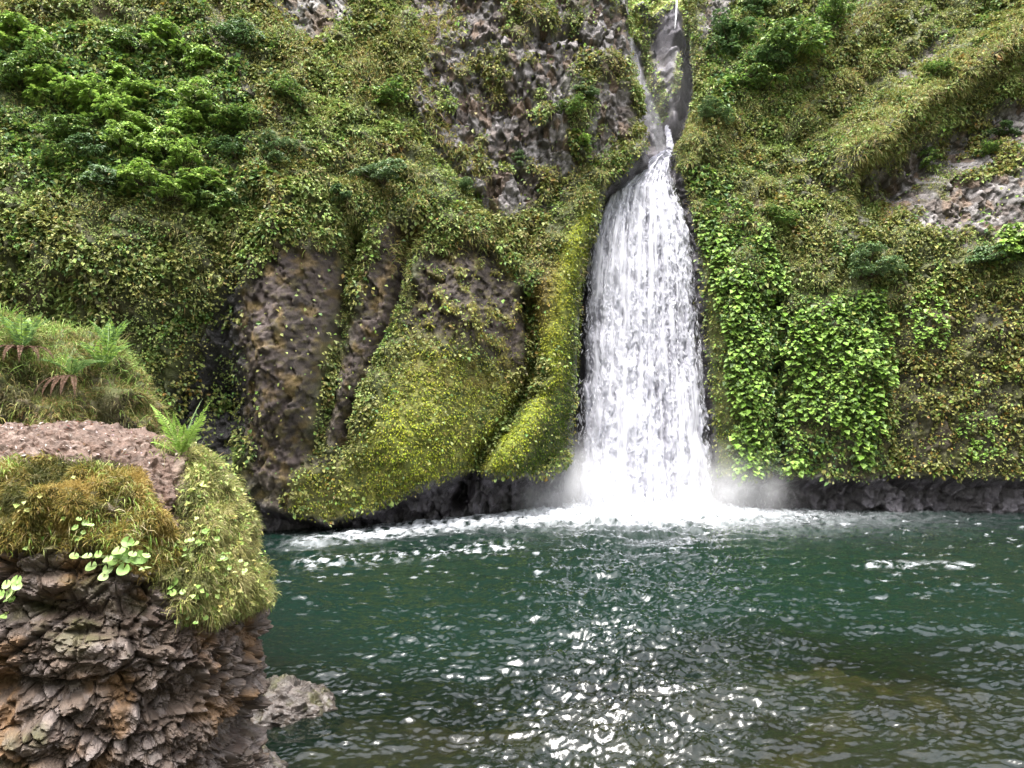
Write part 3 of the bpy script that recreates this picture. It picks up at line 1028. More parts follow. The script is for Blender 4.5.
# flung drops and streaks
n = 15000
y = 150 + (514 - 150) * rng.random(n) ** .85
t = rng.uniform(-1.06, 1.06, n)
P = fall_sheet(y, np.clip(t, -1, 1))
wid = np.interp(y, FY, A(FR) - A(FL)) / F * 43
P[:, 0] += np.where(np.abs(t) > 1, np.sign(t) * (np.abs(t) - 1) * wid * .5, 0)
cl = fbm(P * A([1.6, 1.6, .7]) + 2, 3) + .5 * fbm(P * A([5, 5, 2.2]) + 12, 2)
m = rng.random(n) < np.clip(.4 + 1.6 * cl, .03, 1)
P, t, y = P[m], t[m], y[m]
k = len(P)
P[:, 1] -= rng.uniform(-.1, .75, k) * (.4 + .6 * (1 - np.abs(np.clip(t, -1, 1))))
down = nrm(A([0, -.1, -1.0]) + rise(k, .3))
ln = rng.uniform(.04, .18, k) * sstep(150, 215, y)
ln = np.maximum(ln, .04)
V, Fc, Cc = leaves(P, down, nrm(A([0, -1, .5]) + rise(k, .5)), ln * 2.2, ln * .42, np.ones((k, 3)) * A((.70, .70, .75)) * rng.uniform(.7, 1.1, (k, 1)), .1, .1)
link('spray', mesh('spray', V - A(root.location), Fc, Cc, {'cover': np.full(len(V), .6)}), M_FALL, root)
# thin outer veils of falling water
ny, nt_ = 420, 200
YY, TT = np.meshgrid(np.linspace(165, 512, ny), np.linspace(-1, 1, nt_), indexing='ij')
P = fall_sheet(YY.ravel(), TT.ravel() * .99, 1.35)
v1 = fbm(np.stack([TT.ravel() * 13, 0 * P[:, 0], P[:, 2] * .14], -1) + 300, 4, .6)
v2 = fbm(P * A([1.1, 1, .4]) + 320, 3)
P[:, 1] -= .25 + .3 * v2
cov = np.clip(.18 + 1.5 * v1 + .9 * v2, 0, .8) * np.clip((1 - np.abs(TT.ravel())) * 7, 0, 1) * sstep(165, 200, YY.ravel())
link('veil', mesh('veil', P - A(root.location), gridf(ny, nt_), np.ones((len(P), 3)) * A((.62, .62, .67)), {'cover': cov}, True), M_FALL, root)


def thin_fall(px, pts_y, pxs, w_px, D, cover, label):
    yy = np.linspace(pts_y[0], pts_y[-1], 120)
    x = np.interp(yy, pts_y, pxs)
    w = np.interp(yy, pts_y, w_px)
    Dd = np.interp(yy, pts_y, D)
    tt = np.linspace(-1, 1, 24)
    YY, TT = np.meshgrid(yy, tt, indexing='ij')
    X = ((x[:, None] + w[:, None] * tt) - 512) / F * Dd[:, None]
    Z = 5 + (420.3 - YY) / F * Dd[:, None]
    Yd = Dd[:, None] - .25 * np.sqrt(1 - TT ** 2)
    P = np.stack([X.ravel(), Yd.ravel(), Z.ravel()], -1)
    s = fbm(P * A([4, 4, .5]), 3)
    P[:, 1] -= .15 * s
    base = P[-12].copy()
    cv = np.clip((1 - np.abs(TT.ravel())) * 2, 0, 1) * np.clip(cover * (1 + 1.5 * s), 0, 1)
    link('waterfall', mesh('waterfall', P - base, gridf(120, 24), np.ones((len(P), 3)) * A((.8, .8, .85)), {'cover': cv}, True), M_FALL, None, label, 'waterfall').location = base


thin_fall(0, [-60, 0, 12, 22], [681, 680, 679, 678], [1.6, 1.2, 1.0, .3], [49.5, 48.6, 48.3, 48.1], .7, 'thin white thread of falling water at the top of the gorge')
thin_fall(0, [30, 60, 90, 120, 150], [631, 636, 646, 656, 664], [5, 7, 9, 10, 9], [49.2, 48.6, 47.6, 46.6, 45.6], .09, 'faint veil of water sliding down the left gorge wall')

# ------------------------------------------------------------------ pool
def pool():
    Ys = [6.0]
    while Ys[-1] < 48:
        Ys.append(Ys[-1] + max(.03, Ys[-1] ** 2 / (5 * F) * .62))
    Ys = A(Ys)
    nc = 820
    tt = np.linspace(-1, 1, nc)
    X = tt[None] * (.78 * Ys[:, None] + 3.5)
    Y = np.repeat(Ys[:, None], nc, 1)
    X, Y = X.ravel(), Y.ravel()
    P = np.stack([X, Y, 0 * X], -1)
    px, py = proj(P)
    bx, by = at(645, 512, 42)[0], 42.0
    R = np.hypot(X - bx, (Y - by))
    near = np.exp(-R / 16)
    warp = .6 * fbm(P * .25, 2)[:, None] * A([1, 1, 0])
    Q = P + warp
    cur = np.exp(-((X - np.interp(Y, [8, 14, 25, 42], [1.2, 2.0, 3.8, 6.8])) / np.interp(Y, [10, 42], [2.0, 4.5])) ** 2)
    calm = sstep(-.28, .3, fbm(P * A([.30, .42, 1]) + 16, 3))
    amp = (.6 + .85 * calm) * (1 - .3 * sstep(20, 12, Y)) + 1.2 * near + 1.35 * cur + .25 * fbm(P * .12 + 6, 2)
    z = amp * (.10 * fbm(Q * A([.55, .9, 1]) + 2, 2) + .055 * fbm(Q * A([1.5, 2.4, 1]) + 12, 3, .5, True) + .040 * fbm(Q * A([3.3, 5.4, 1]) + 22, 4, .6, True) + .012 * fbm(Q * A([9, 13, 1]) + 32, 2))
    z += .05 * sstep(24, 13, Y) * fbm(Q * A([.85, 1.25, 1]) + 52, 2) * amp
    z += .03 * np.sin(R * 3.6 + 3 * fbm(P * .3 + 4, 2)) * np.exp(-R / 22) * amp
    fo = fbm(P * A([.8, .5, 1]) + 50, 4, .6)
    fo2 = fbm(P * A([2.6, 1.6, 1]) + 70, 4, .65)
    foam = (1.1 + .9 * fo2) * np.exp(-(((X - bx + .8) / 4.6) ** 2 + ((Y - by) / 2.2) ** 2)) + (.5 + 1.5 * fo2) * np.exp(-(((X - bx) / 9) ** 2 + ((Y - by) / 5.5) ** 2)) * .8
    rim = linew(px, py, [(270, 548), (330, 539), (400, 531), (470, 522), (540, 518), (600, 519), (700, 521), (790, 518)], 6) * sstep(770, 640, px)
    foam += rim * np.clip(.42 + 1.8 * fo2 + .8 * fo, 0, 1.2) * sstep(250, 400, px)
    foam += linew(px, py, [(868, 568), (920, 566), (972, 568)], 2.6) * np.clip(.05 + 1.8 * fo2, 0, .6)
    foam += linew(px, py, [(300, 565), (420, 556), (520, 548)], 5) * np.clip(2.2 * fo2 - .1, 0, 1)
    glint_fleck = fbm(P * A([1.6, 3.4, 1]) + 170, 3, .6)
    foam += .5 * sstep(.30, .52, glint_fleck) * sstep(17, 26, Y) * (.35 + .65 * np.exp(-R / 18))  # pale flecks painted for glints on far ripples, carried by the foam mask
    foam = np.clip(foam, 0, 1)
    z += .25 * np.exp(-(((X - bx) / 5) ** 2 + ((Y - by) / 2.6) ** 2)) * (1 + 2.5 * fo2) + .1 * foam * np.exp(-R / 14)
    P[:, 2] = z
    depth = np.clip(-ground_z(X, Y), 0, 6)
    me = mesh('water', P, gridf(len(Ys), nc), None, {'foam': foam, 'depth': depth}, True)
    m, nt, out = mat('pool_water')
    L = nt.links.new
    af = N(nt, 'Attribute', attribute_name='foam')
    ad = N(nt, 'Attribute', attribute_name='depth')
    tc = N(nt, 'TexCoord')
    mp = N(nt, 'Mapping')
    mp.inputs['Scale'].default_value = (5, 8, 5)
    L(tc.outputs['Object'], mp.inputs[0])
    nz = N(nt, 'TexNoise', Scale=1.0, Detail=4.0, Roughness=.55)
    L(mp.outputs[0], nz.inputs['Vector'])
    b = N(nt, 'Bump', Strength=.35, Distance=.05)
    L(nz.outputs[0], b.inputs['Height'])
    ex = N(nt, 'Math', operation='MULTIPLY')
    ex.inputs[1].default_value = -.75
    L(ad.outputs['Fac'], ex.inputs[0])
    e2 = N(nt, 'Math', operation='EXPONENT')
    L(ex.outputs[0], e2.inputs[0])
    body = N(nt, 'BsdfDiffuse')
    body.inputs['Color'].default_value = (.0028, .0095, .0068, 1)
    tr = N(nt, 'BsdfTransparent')
    tr.inputs['Color'].default_value = (.50, .50, .40, 1)
    m1 = N(nt, 'MixShader')
    L(e2.outputs[0], m1.inputs[0])
    L(body.outputs[0], m1.inputs[1])
    L(tr.outputs[0], m1.inputs[2])
    gl = N(nt, 'BsdfGlossy', Roughness=.03)
    gl.inputs['Color'].default_value = (1, 1, 1, 1)
    fr = N(nt, 'Fresnel', IOR=1.42)
    L(b.outputs[0], gl.inputs['Normal'])
    L(b.outputs[0], fr.inputs['Normal'])
    m2 = N(nt, 'MixShader')
    L(fr.outputs[0], m2.inputs[0])
    L(m1.outputs[0], m2.inputs[1])
    L(gl.outputs[0], m2.inputs[2])
    wf = N(nt, 'BsdfDiffuse')
    wf.inputs['Color'].default_value = (.5, .52, .55, 1)
    m3 = N(nt, 'MixShader')
    L(af.outputs['Fac'], m3.inputs[0])
    L(m2.outputs[0], m3.inputs[1])
    L(wf.outputs[0], m3.inputs[2])
    L(m3.outputs[0], out.inputs[0])
    link('water', me, m, kind='structure')
    # churned water thrown up where the fall lands
    n = 9000
    q = rng.normal(size=(n, 2)) * A([4.2, 1.1]) + A([bx, by - .9])
    h = np.abs(rng.normal(size=n)) * .45 * np.exp(-((q[:, 0] - bx) / 5) ** 2) + .02
    Pq = np.stack([q[:, 0], q[:, 1], h], -1)
    ln = rng.uniform(.04, .13, n)
    V, Fc, Cc = leaves(Pq, rise(n), rise(n), ln, ln * .8, np.ones((n, 3)) * A((.6, .61, .65)))
    link('foam', mesh('foam', V, Fc, Cc, {'cover': np.full(len(V), .6)}), M_FALL, kind='stuff', label='white churning foam where the waterfall meets the pool', cat='foam')


pool()

# ------------------------------------------------------------------ mist
def mist(name, c, r, dens, label):
    import bmesh
    bm = bmesh.new()
    bmesh.ops.create_icosphere(bm, subdivisions=4, radius=1.0)
    me = bpy.data.meshes.new(name)
    bm.to_mesh(me)
    bm.free()
    m, nt, out = mat(name)
    L = nt.links.new
    tc = N(nt, 'TexCoord')
    ln = N(nt, 'VectorMath', operation='LENGTH')
    L(tc.outputs['Object'], ln.inputs[0])
    mr = N(nt, 'MapRange', interpolation_type='SMOOTHSTEP')
    for i, x in ((1, 1.0), (2, .1), (3, 0), (4, 1)):
        mr.inputs[i].default_value = x
    L(ln.outputs['Value'], mr.inputs[0])
    nz = N(nt, 'TexNoise', Scale=2.4, Detail=4.0)
    L(tc.outputs['Object'], nz.inputs['Vector'])
    mr2 = N(nt, 'MapRange')
    for i, x in ((1, .38), (2, .66), (3, .35), (4, 1.35)):
        mr2.inputs[i].default_value = x
    L(nz.outputs[0], mr2.inputs[0])
    mu = N(nt, 'Math', operation='MULTIPLY')
    L(mr.outputs[0], mu.inputs[0])
    L(mr2.outputs[0], mu.inputs[1])
    m3 = N(nt, 'Math', operation='MULTIPLY')
    m3.inputs[1].default_value = dens
    L(mu.outputs[0], m3.inputs[0])
    v = N(nt, 'VolumePrincipled')
    v.inputs['Color'].default_value = (.97, .97, .99, 1)
    L(m3.outputs[0], v.inputs['Density'])
    L(v.outputs[0], out.inputs['Volume'])
    o = link(name, me, m, kind='stuff', label=label, cat='mist')
    o.location = c
    o.scale = r
    return o


mist('mist', at(566, 490, 41.6), (4.2, 2.4, 3.8), .5, 'white spray blown to the left of the waterfall foot')
mist('mist', at(720, 494, 41.5), (4.8, 2.4, 3.4), .34, 'white spray drifting right from the waterfall foot')
mist('mist', A([9.9, 47.2, 25]), (3.2, 2.2, 7.5), .022, 'pale mist hanging in the narrow gorge above the lip')

# ------------------------------------------------------------------ boulders
def boulder_surface(prof, C, ratio, ex, nth, nz_, seed, amp=1.0, th0=None):
    prof = A(prof, float)
    s = np.concatenate([[0], np.cumsum(np.hypot(*np.diff(prof, axis=0).T))])
    u = np.linspace(0, s[-1], nz_)
    rho = np.interp(u, s, prof[:, 0])
    z = np.interp(u, s, prof[:, 1])
    k = np.ones(9) / 9
    pad = lambda v: np.convolve(np.concatenate([np.full(4, v[0]), v, np.full(4, v[-1])]), k, 'valid')
    rho, z = pad(rho), pad(z)
    rho[0] = .01
    th = th0 if th0 is not None else np.linspace(0, 2 * math.pi, nth, endpoint=False)
    R, TH = np.meshgrid(rho, th, indexing='ij')
    Zg = np.repeat(z[:, None], len(th), 1)
    c, sn = np.cos(TH), np.sin(TH)
    k = (np.abs(c) ** ex + np.abs(sn) ** ex) ** (-1 / ex)
    P = np.stack([C[0] + R * c * k, C[1] + R * sn * k * ratio, Zg], -1)
    du = np.gradient(P, axis=1)
    dv = np.gradient(P, axis=0)
    no = nrm(np.cross(dv, du))
    ctr = A([C[0], C[1], z.mean()])
    no = np.where(((P - ctr) * no).sum(-1, keepdims=True) < 0, -no, no)
    return P, no, z


PROF_A = [(0, 4.93), (.9, 4.91), (1.55, 4.78), (2.0, 4.44), (2.3, 4.2), (2.46, 3.7), (2.64, 3.0), (2.7, 2.66), (2.66, 2.0), (2.5, 1.3), (2.6, .2), (2.8, -.9)]
CA = (-5.55, 8.55)
thA = np.sort(np.concatenate([np.linspace(math.radians(195), math.radians(372), 620, endpoint=False), np.linspace(math.radians(372), math.radians(555), 90, endpoint=False)]))
PA, NA, zA = boulder_surface(PROF_A, CA, .62, 2.5, 0, 520, 3, th0=thA)
sh = PA.shape
P = PA.reshape(-1, 3)
no = NA.reshape(-1, 3)
px, py = proj(P)
n_lo = fbm(P * 1.1, 4)
wv = 10 * fbm(P * 3, 3)
x, y = px + wv, py + 8 * fbm(P * 3 + 30, 3)
soil = polyw(x, y, [(-300, 452), (60, 415), (155, 415), (180, 480), (172, 518), (148, 510), (132, 482), (60, 470), (-20, 476)], 6) * (P[:, 1] < 8.6)
soil = np.maximum(soil, .9 * linew(x, y, [(178, 480), (186, 520), (182, 560)], 7))
top = sstep(4.35, 4.6, P[:, 2])
soil = np.maximum(soil, top * (x < 168) * (py < 470))
mossA = polyw(x, y, [(-300, 465), (60, 462), (135, 475), (175, 530), (185, 565), (140, 575), (100, 545), (50, 548), (-300, 530)], 9)
flank = polyw(x, y, [(186, 440), (255, 465), (275, 540), (280, 600), (240, 606), (215, 622), (172, 612), (160, 575), (190, 540)], 8)
flank = flank * (.25 + .75 * sstep(-.4, -.12, fbm(P * 1.9 + 91, 3)))
mossA = mossA * (.3 + .7 * sstep(-.45, -.15, fbm(P * 2.2 + 51, 3)))
bare = np.clip(1 - np.maximum.reduce([soil, mossA, flank]), 0, 1) * (1 - top * .97)
c1, q1, r1 = chunks(P * A([1.35, 1.35, 2.1]) + 2, .6)
c2, q2, r2 = chunks(P * A([4.0, 4.0, 5.4]) + .4 * fbm(P * 2, 2)[:, None] + 11, .75)
c3, q3, r3 = chunks(P * A([9, 9, 11]) + .5 * fbm(P * 4, 2)[:, None] + 23, .85)
c4, q4, r4 = chunks(P * A([20, 20, 26]) + 41)
c1 = c1 * sstep(0, .22, q1)
c2 = c2 * sstep(0, .25, q2)
c3 = c3 * sstep(0, .25, q3)
c4 = c4 * sstep(0, .3, q4)
strat = np.sin(P[:, 2] * 9 + 4 * n_lo + P[:, 0] * 1.2)
d = .16 * n_lo + bare * (.25 * c1 + .12 * c2 + .06 * c3 + .024 * c4 + .03 * strat) + (1 - bare) * ((1 - .8 * soil) * (.24 * fbm(P * 1.9, 4, .55, True) + .10 * fbm(P * 5 + 3, 3)) + soil * (.05 * fbm(P * 3, 4) + .03 * c3 + .015 * c4) + .012 * c2 + .012 * c3 - .02)
d -= bare * (.05 * sstep(.12, 0, q2) + .025 * sstep(.12, 0, q3) + .10 * sstep(.1, 0, q1))
d += -.22 * blob(px, py, 30, 610, 60, 14) - .18 * blob(px, py, 60, 570, 70, 8) - .2 * blob(px, py, 10, 690, 60, 10) - .12 * linew(px, py, [(182, 480), (190, 560)], 7)
fade = sstep(0, .12, np.repeat(np.linspace(0, 1, sh[0])[:, None], sh[1], 1).ravel())
P = P + no * (d * (.25 + .75 * fade))[:, None]
c = np.ones((len(P), 3)) * A((.068, .049, .038))
c = mixc(c, (.092, .073, .066), .8 * (r2 > .62))
c = mixc(c, (.042, .028, .022), .8 * (r2 < .25))
c = mixc(c, (.13, .108, .10), .6 * (r3 > .8))
c = mixc(c, (.055, .04, .03), .7 * (r3 < .22))
c = mixc(c, (.12, .065, .026), .75 * sstep(.05, .35, fbm(P * 1.8 + 9, 3)))
c = mixc(c, (.05, .048, .018), .75 * sstep(.05, .35, fbm(P * 1.3 + 19, 3)) * (px < 150))
c = mixc(c, (.05, .036, .028), .8 * sstep(.06, .01, q2) * bare)
c = mixc(c, SOIL, soil * .95)
c = mixc(c, (.16, .12, .10), soil * (r4 > .75) * .5)
c = mixc(c, (.06, .035, .025), soil * .7 * sstep(.05, .35, fbm(P * 3.5 + 77, 3)))
c = mixc(c, (.085, .075, .016), mossA * .9)
c = mixc(c, (.12, .09, .03), top * (1 - soil) * .7)
c = mixc(c, (.08, .085, .02), flank * .9)
PA2 = P.reshape(sh)
du = np.gradient(PA2, axis=1)
dv = np.gradient(PA2, axis=0)
NA2 = nrm(np.cross(dv, du))
NA2 = np.where((NA2 * NA).sum(-1, keepdims=True) < 0, -NA2, NA2)
rootA = empty('boulder', (CA[0], CA[1], 0), 'large fractured brown boulder in front with mossy shoulders and bare soil on top', 'boulder')
link('rock', mesh('rock', P - A(rootA.location), gridf(sh[0], sh[1], True), c, {'wet': .1 + .5 * sstep(2.4, 1.2, P[:, 2])}, False), M_BOULDER, rootA)
zoneA = dict(soil=soil, moss=mossA, flank=flank, bare=bare, top=top)


def pick_on(w, n, Pg, Ng):
    w = np.maximum(w, 0)
    cdf = np.cumsum(w)
    k = np.searchsorted(cdf, rng.random(n) * cdf[-1])
    return Pg[k] + rng.normal(size=(n, 3)) * .012, Ng[k], k


Pf, Nf = PA2.reshape(-1, 3), NA2.reshape(-1, 3)
front = (px > -60) & (Pf[:, 1] < 9.6) & (py < 640)
tuftA = np.clip(.25 + 2.2 * fbm(Pf * 4, 3), 0, 1)
toneA = fbm(Pf * 2.3 + 61, 3)
# moss pelt of the boulder: short threads
w = front * mossA * tuftA
p, n_, k = pick_on(w + .25 * front * mossA, 60000, Pf, Nf)
cA = pick([(.22, .17, .035), (.15, .14, .03), (.28, .21, .07), (.10, .11, .02)], len(p), [.35, .25, .25, .15])
cA = mixc(cA, (.045, .055, .014), .9 * sstep(.0, .3, toneA[k]))
cA = mixc(cA, (.30, .20, .06), .6 * sstep(-.05, -.35, toneA[k]))
V1 = blades(p, nrm(n_ + A([0, 0, .2]) + rise(len(p), .5)), rng.uniform(.02, .09, len(p)), .006, cA, rng.uniform(.3, 1.2, len(p)))
w = front * flank * tuftA
p, n_, k = pick_on(w + .25 * front * flank, 55000, Pf, Nf)
cA = pick([(.20, .22, .06), (.26, .25, .08), (.14, .17, .04), (.32, .28, .13)], len(p))
cA = mixc(cA, (.06, .07, .02), .8 * sstep(.05, .3, toneA[k]))
cA = mixc(cA, (.34, .30, .13), .6 * sstep(-.05, -.35, toneA[k]))
V2 = blades(p, nrm(n_ + A([0, 0, .1]) + rise(len(p), .5)), rng.uniform(.03, .14, len(p)), .006, cA, rng.uniform(.4, 1.8, len(p)))
V, Fc, Cc = join([V1, V2])
link('moss_pelt', mesh('moss_pelt', V - A(rootA.location), Fc, Cc), M_GRASS, rootA)
# small scalloped leaves creeping over the flank
w = front * (flank * tuftA + .12 * mossA * (tuftA > .5))
p, n_, k = pick_on(w, 1500, Pf, Nf)
s = rng.uniform(.02, .065, len(p))
V3 = leaves(p + n_ * .05, nrm(n_ + A([0, 0, -.5]) + rise(len(p), .5)), nrm(n_ + A([0, 0, .9]) + rise(len(p), .3)), s, s, pick([(.28, .34, .1), (.34, .38, .14), (.16, .26, .05), (.38, .36, .12)], len(p)))
link('ground_cover', mesh('ground_cover', *V3), M_LEAF, kind='stuff', label='small pale leaves creeping over the right shoulder of the large boulder', cat='ground cover')
# loose grass
w = front * (mossA * (fbm(Pf * 1.7 + 44, 2) > .05) + .7 * flank * tuftA + .6 * np.maximum(soil * 0, linew(px, py, [(165, 450), (200, 465), (250, 480)], 9)))
p, n_, k = pick_on(w, 2600, Pf, Nf)
V4 = blades(p, nrm(n_ * .6 + A([.1, 0, .7]) + rise(len(p), .35)), rng.uniform(.08, .24, len(p)), .007, pick([(.22, .30, .06), (.30, .30, .10), (.36, .30, .16), (.15, .24, .04)], len(p)), rng.uniform(.8, 2.2, len(p)))
link('grass', mesh('grass', *V4), M_GRASS, kind='stuff', label='loose arching grass on the mossy shoulder of the large boulder', cat='grass')
# litter on the soil
p, n_, k = pick_on(front * soil, 900, Pf, Nf)
s = rng.uniform(.015, .06, len(p))
V5 = leaves(p + n_ * .012, nrm(np.cross(n_, rise(len(p)))), nrm(n_ + rise(len(p), .25)), s, s * .5, pick([(.30, .24, .22), (.14, .07, .05), (.36, .31, .28), (.10, .06, .04)], len(p)))
link('litter', mesh('litter', *V5), M_MOSS, kind='stuff', label='dead bits and chips strewn on the bare soil of the large boulder', cat='litter')

# the higher mossy mound behind
PROF_B = [(0, 6.22), (1.2, 6.2), (1.9, 6.1), (2.3, 5.8), (2.7, 5.15), (2.95, 4.6), (3.2, 3.9), (3.5, 2.5), (3.7, 0), (3.9, -.9)]
CB = (-8.75, 12.3)
PB, NB, zB = boulder_surface(PROF_B, CB, .72, 2.3, 520, 300, 9)
shb = PB.shape
P = PB.reshape(-1, 3)
no = NB.reshape(-1, 3)
d = .28 * fbm(P * .9, 4) + .34 * fbm(P * 1.5, 4, .55, True) + .12 * fbm(P * 4, 3)
fade = sstep(0, .12, np.repeat(np.linspace(0, 1, shb[0])[:, None], shb[1], 1).ravel())
P = P + no * (d * (.2 + .8 * fade))[:, None]
pxb, pyb = proj(P)
topB = sstep(5.35, 5.85, P[:, 2] + .3 * fbm(P * 2, 2))
nb = fbm(P * 2.2, 3)
c = mixc(np.ones((len(P), 3)) * A((.07, .055, .03)), (.035, .028, .015), sstep(0, .3, nb))
c = mixc(c, (.07, .075, .02), sstep(.05, -.3, nb))
c = mixc(c, (.06, .08, .02), topB)
PB2 = P.reshape(shb)
du = np.gradient(PB2, axis=1)
dv = np.gradient(PB2, axis=0)
NB2 = nrm(np.cross(dv, du))
NB2 = np.where((NB2 * NB).sum(-1, keepdims=True) < 0, -NB2, NB2)
rootB = empty('boulder', (CB[0], CB[1], 0), 'higher boulder behind, wholly covered in moss, grass and ferns', 'boulder')
link('rock', mesh('rock', P - A(rootB.location), gridf(shb[0], shb[1], True), c, {'wet': 0 * nb}, True), M_BOULDER, rootB)
Pb, Nb = PB2.reshape(-1, 3), NB2.reshape(-1, 3)
fb = (pxb > -80) & (Nb[:, 1] < .5) & (pyb < 480)
tb = np.clip(.1 + 2.4 * fbm(Pb * 2.6, 3), 0, 1)
toneB = fbm(Pb * 1.6 + 61, 3)
p, n_, k = pick_on(fb * (tb + .3), 110000, Pb, Nb)
cA = pick([(.16, .16, .04), (.24, .20, .07), (.08, .09, .02), (.22, .15, .07), (.13, .18, .04)], len(p))
cA = mixc(cA, (.05, .05, .02), .85 * sstep(.0, .25, toneB[k]))
V1 = blades(p, nrm(n_ + A([0, 0, .1]) + rise(len(p), .5)), rng.uniform(.04, .16, len(p)), .009, cA, rng.uniform(.4, 1.8, len(p)))
link('moss_pelt', mesh('moss_pelt', V1[0] - A(rootB.location), V1[1], V1[2]), M_GRASS, rootB)
rim = fb * np.maximum(topB * 1.0, .8 * linew(pxb, pyb, [(95, 345), (125, 375), (150, 420)], 11)) * np.clip(.45 + 1.5 * fbm(Pb * 1.6 + 7, 2), .05, 1)
p, n_, k = pick_on(rim, 9000, Pb, Nb)
V2 = blades(p, nrm(n_ * .5 + A([.05, 0, .9]) + rise(len(p), .3)), rng.uniform(.10, .36, len(p)), .010, pick([(.22, .31, .08), (.26, .33, .09), (.14, .24, .04), (.32, .30, .13)], len(p), [.35, .3, .25, .1]), rng.uniform(.5, 1.8, len(p)))
p, n_, k = pick_on(fb * (nb > .0), 4000, Pb, Nb)
V3 = blades(p, nrm(n_ * .9 + A([.05, 0, .2]) + rise(len(p), .3)), rng.uniform(.10, .3, len(p)), .009, pick([(.20, .24, .06), (.32, .27, .12), (.14, .2, .04)], len(p)), rng.uniform(1.2, 2.5, len(p)))
V, Fc, Cc = join([V2, V3])
link('grass', mesh('grass', V, Fc, Cc), M_GRASS, kind='stuff', label='fresh tall grass along the crest of the higher mossy boulder', cat='grass')


# wet rocks at the water's edge
def small_rock(c, r, seed, label):
    nr_, nc_ = 90, 180
    ph = np.linspace(.01, math.pi * .62, nr_)
    th = np.linspace(0, 2 * math.pi, nc_, endpoint=False)
    PH, TH = np.meshgrid(ph, th, indexing='ij')
    n0 = np.stack([np.sin(PH) * np.cos(TH), np.sin(PH) * np.sin(TH), np.cos(PH)], -1).reshape(-1, 3)
    P = n0 * A(r)
    Q = P + A([seed, seed * 2, 0])
    a, g, r1 = chunks(Q * 2.2)
    b, g2, r2 = chunks(Q * 6)
    e, g3, r3 = chunks(Q * 15)
    P = P + n0 * (.13 * a * sstep(0, .25, g) + .07 * b * sstep(0, .25, g2) + .02 * e * sstep(0, .3, g3) + .08 * fbm(Q * 2, 3))[:, None]
    cc = mixc(np.ones((len(P), 3)) * A((.028, .022, .018)), (.042, .04, .014), .7 * sstep(0, .3, fbm(Q * 2.5, 3)) * (P[:, 2] > r[2] * .3))
    cc = mixc(cc, (.066, .055, .05), .7 * (r2 > .65))
    cc = mixc(cc, (.03, .025, .02), .9 * sstep(.22, .02, P[:, 2]))
    o = link('rock', mesh('rock', P, gridf(nr_, nc_, True), cc, {'wet': np.clip(1.2 - P[:, 2] * 2, .2, 1)}, False), M_BOULDER, None, label, 'rock')
    o.location = c
    return o


b_ = at(282, 712, 13.6)
small_rock((b_[0], 13.6, -.05), (.95, .9, .46), 3, 'low wet rock at the waterline behind the large boulder')
b_ = at(300, 712, 13.7)
small_rock((b_[0] + .05, 13.7, -.12), (.5, .45, .30), 8, 'flat wet rock trailing into the water beside the low wet rock')
b_ = at(250, 768, 11.0)
small_rock((b_[0], 10.9, -.05), (.55, .6, .42), 12, 'pale rock tip at the bottom edge against the foot of the large boulder')


# ------------------------------------------------------------------ ferns
def frond(L, rise_, az, droop, pal, seed, wmax=.11, npair=24):
    r = np.random.default_rng(seed)
    t = np.linspace(0, 1, 30)
    el = rise_ - droop * t ** 1.4
    ds = L / 29
    h = np.cumsum(np.cos(el)) * ds
    z = np.cumsum(np.sin(el)) * ds
    d = A([math.cos(az), math.sin(az), 0])
    pts = h[:, None] * d + z[:, None] * A([0, 0, 1.0])
    V, Fc = tube(pts[::3], np.linspace(.006, .002, 10), 4)
    parts = [(V, Fc, np.ones((len(V), 3)) * A(pal[0]) * .8)]
    side = A([-math.sin(az), math.cos(az), 0])
    k = np.linspace(2, 28.5, npair)
    P = np.stack([np.interp(k, range(30), pts[:, i]) for i in range(3)], -1)
    tan = nrm(np.stack([np.interp(k, range(30), np.gradient(pts[:, i])) for i in range(3)], -1))
    s = k / 29
    ln = wmax * np.clip(np.minimum(.5 + 2.2 * s, 1) * np.minimum(1, (1.02 - s) * 2.2), .1, 1) * L / .6
    for sg in (-1, 1):
        dirn = nrm(sg * side + tan * .45 + r.normal(size=(npair, 3)) * .08)
        upv = nrm(np.cross(side, tan) * -1 + sg * side * .2)
        upv = np.where(upv[:, 2:3] < 0, -upv, upv)
        col = A(pal)[r.integers(0, len(pal), npair)] * (1 + .1 * r.normal(size=(npair, 1)))
        parts.append(leaves(P, dirn, upv, ln, np.full(npair, L / npair * .95), col, .05, .12))
    return join(parts)


def fern(P, label, fr, dead=(), scale=1.08, group=None):
    root = empty('fern', P, label, 'fern', group)
    for i, a in enumerate(fr):
        V, Fc, Cc = frond(*a)
        link('frond', mesh('frond', V * scale, Fc, Cc), M_SHRUB, root)
    for a in dead:
        V, Fc, Cc = frond(*a)
        link('dead_frond', mesh('dead_frond', V * scale, Fc, Cc), M_MOSS, root, 'withered brown frond')
    return root


def near_pt(Pg, X, Y, px_, py_, mask=None, Ng=None, lift=0.0):
    d = np.hypot(X - px_, Y - py_)
    c = np.where(d < max(4.0, d.min() + 1))[0]
    i = c[np.argmin(np.linalg.norm(Pg[c] - CAM, axis=1))]
    return Pg[i] + (Ng[i] * lift if Ng is not None else 0)


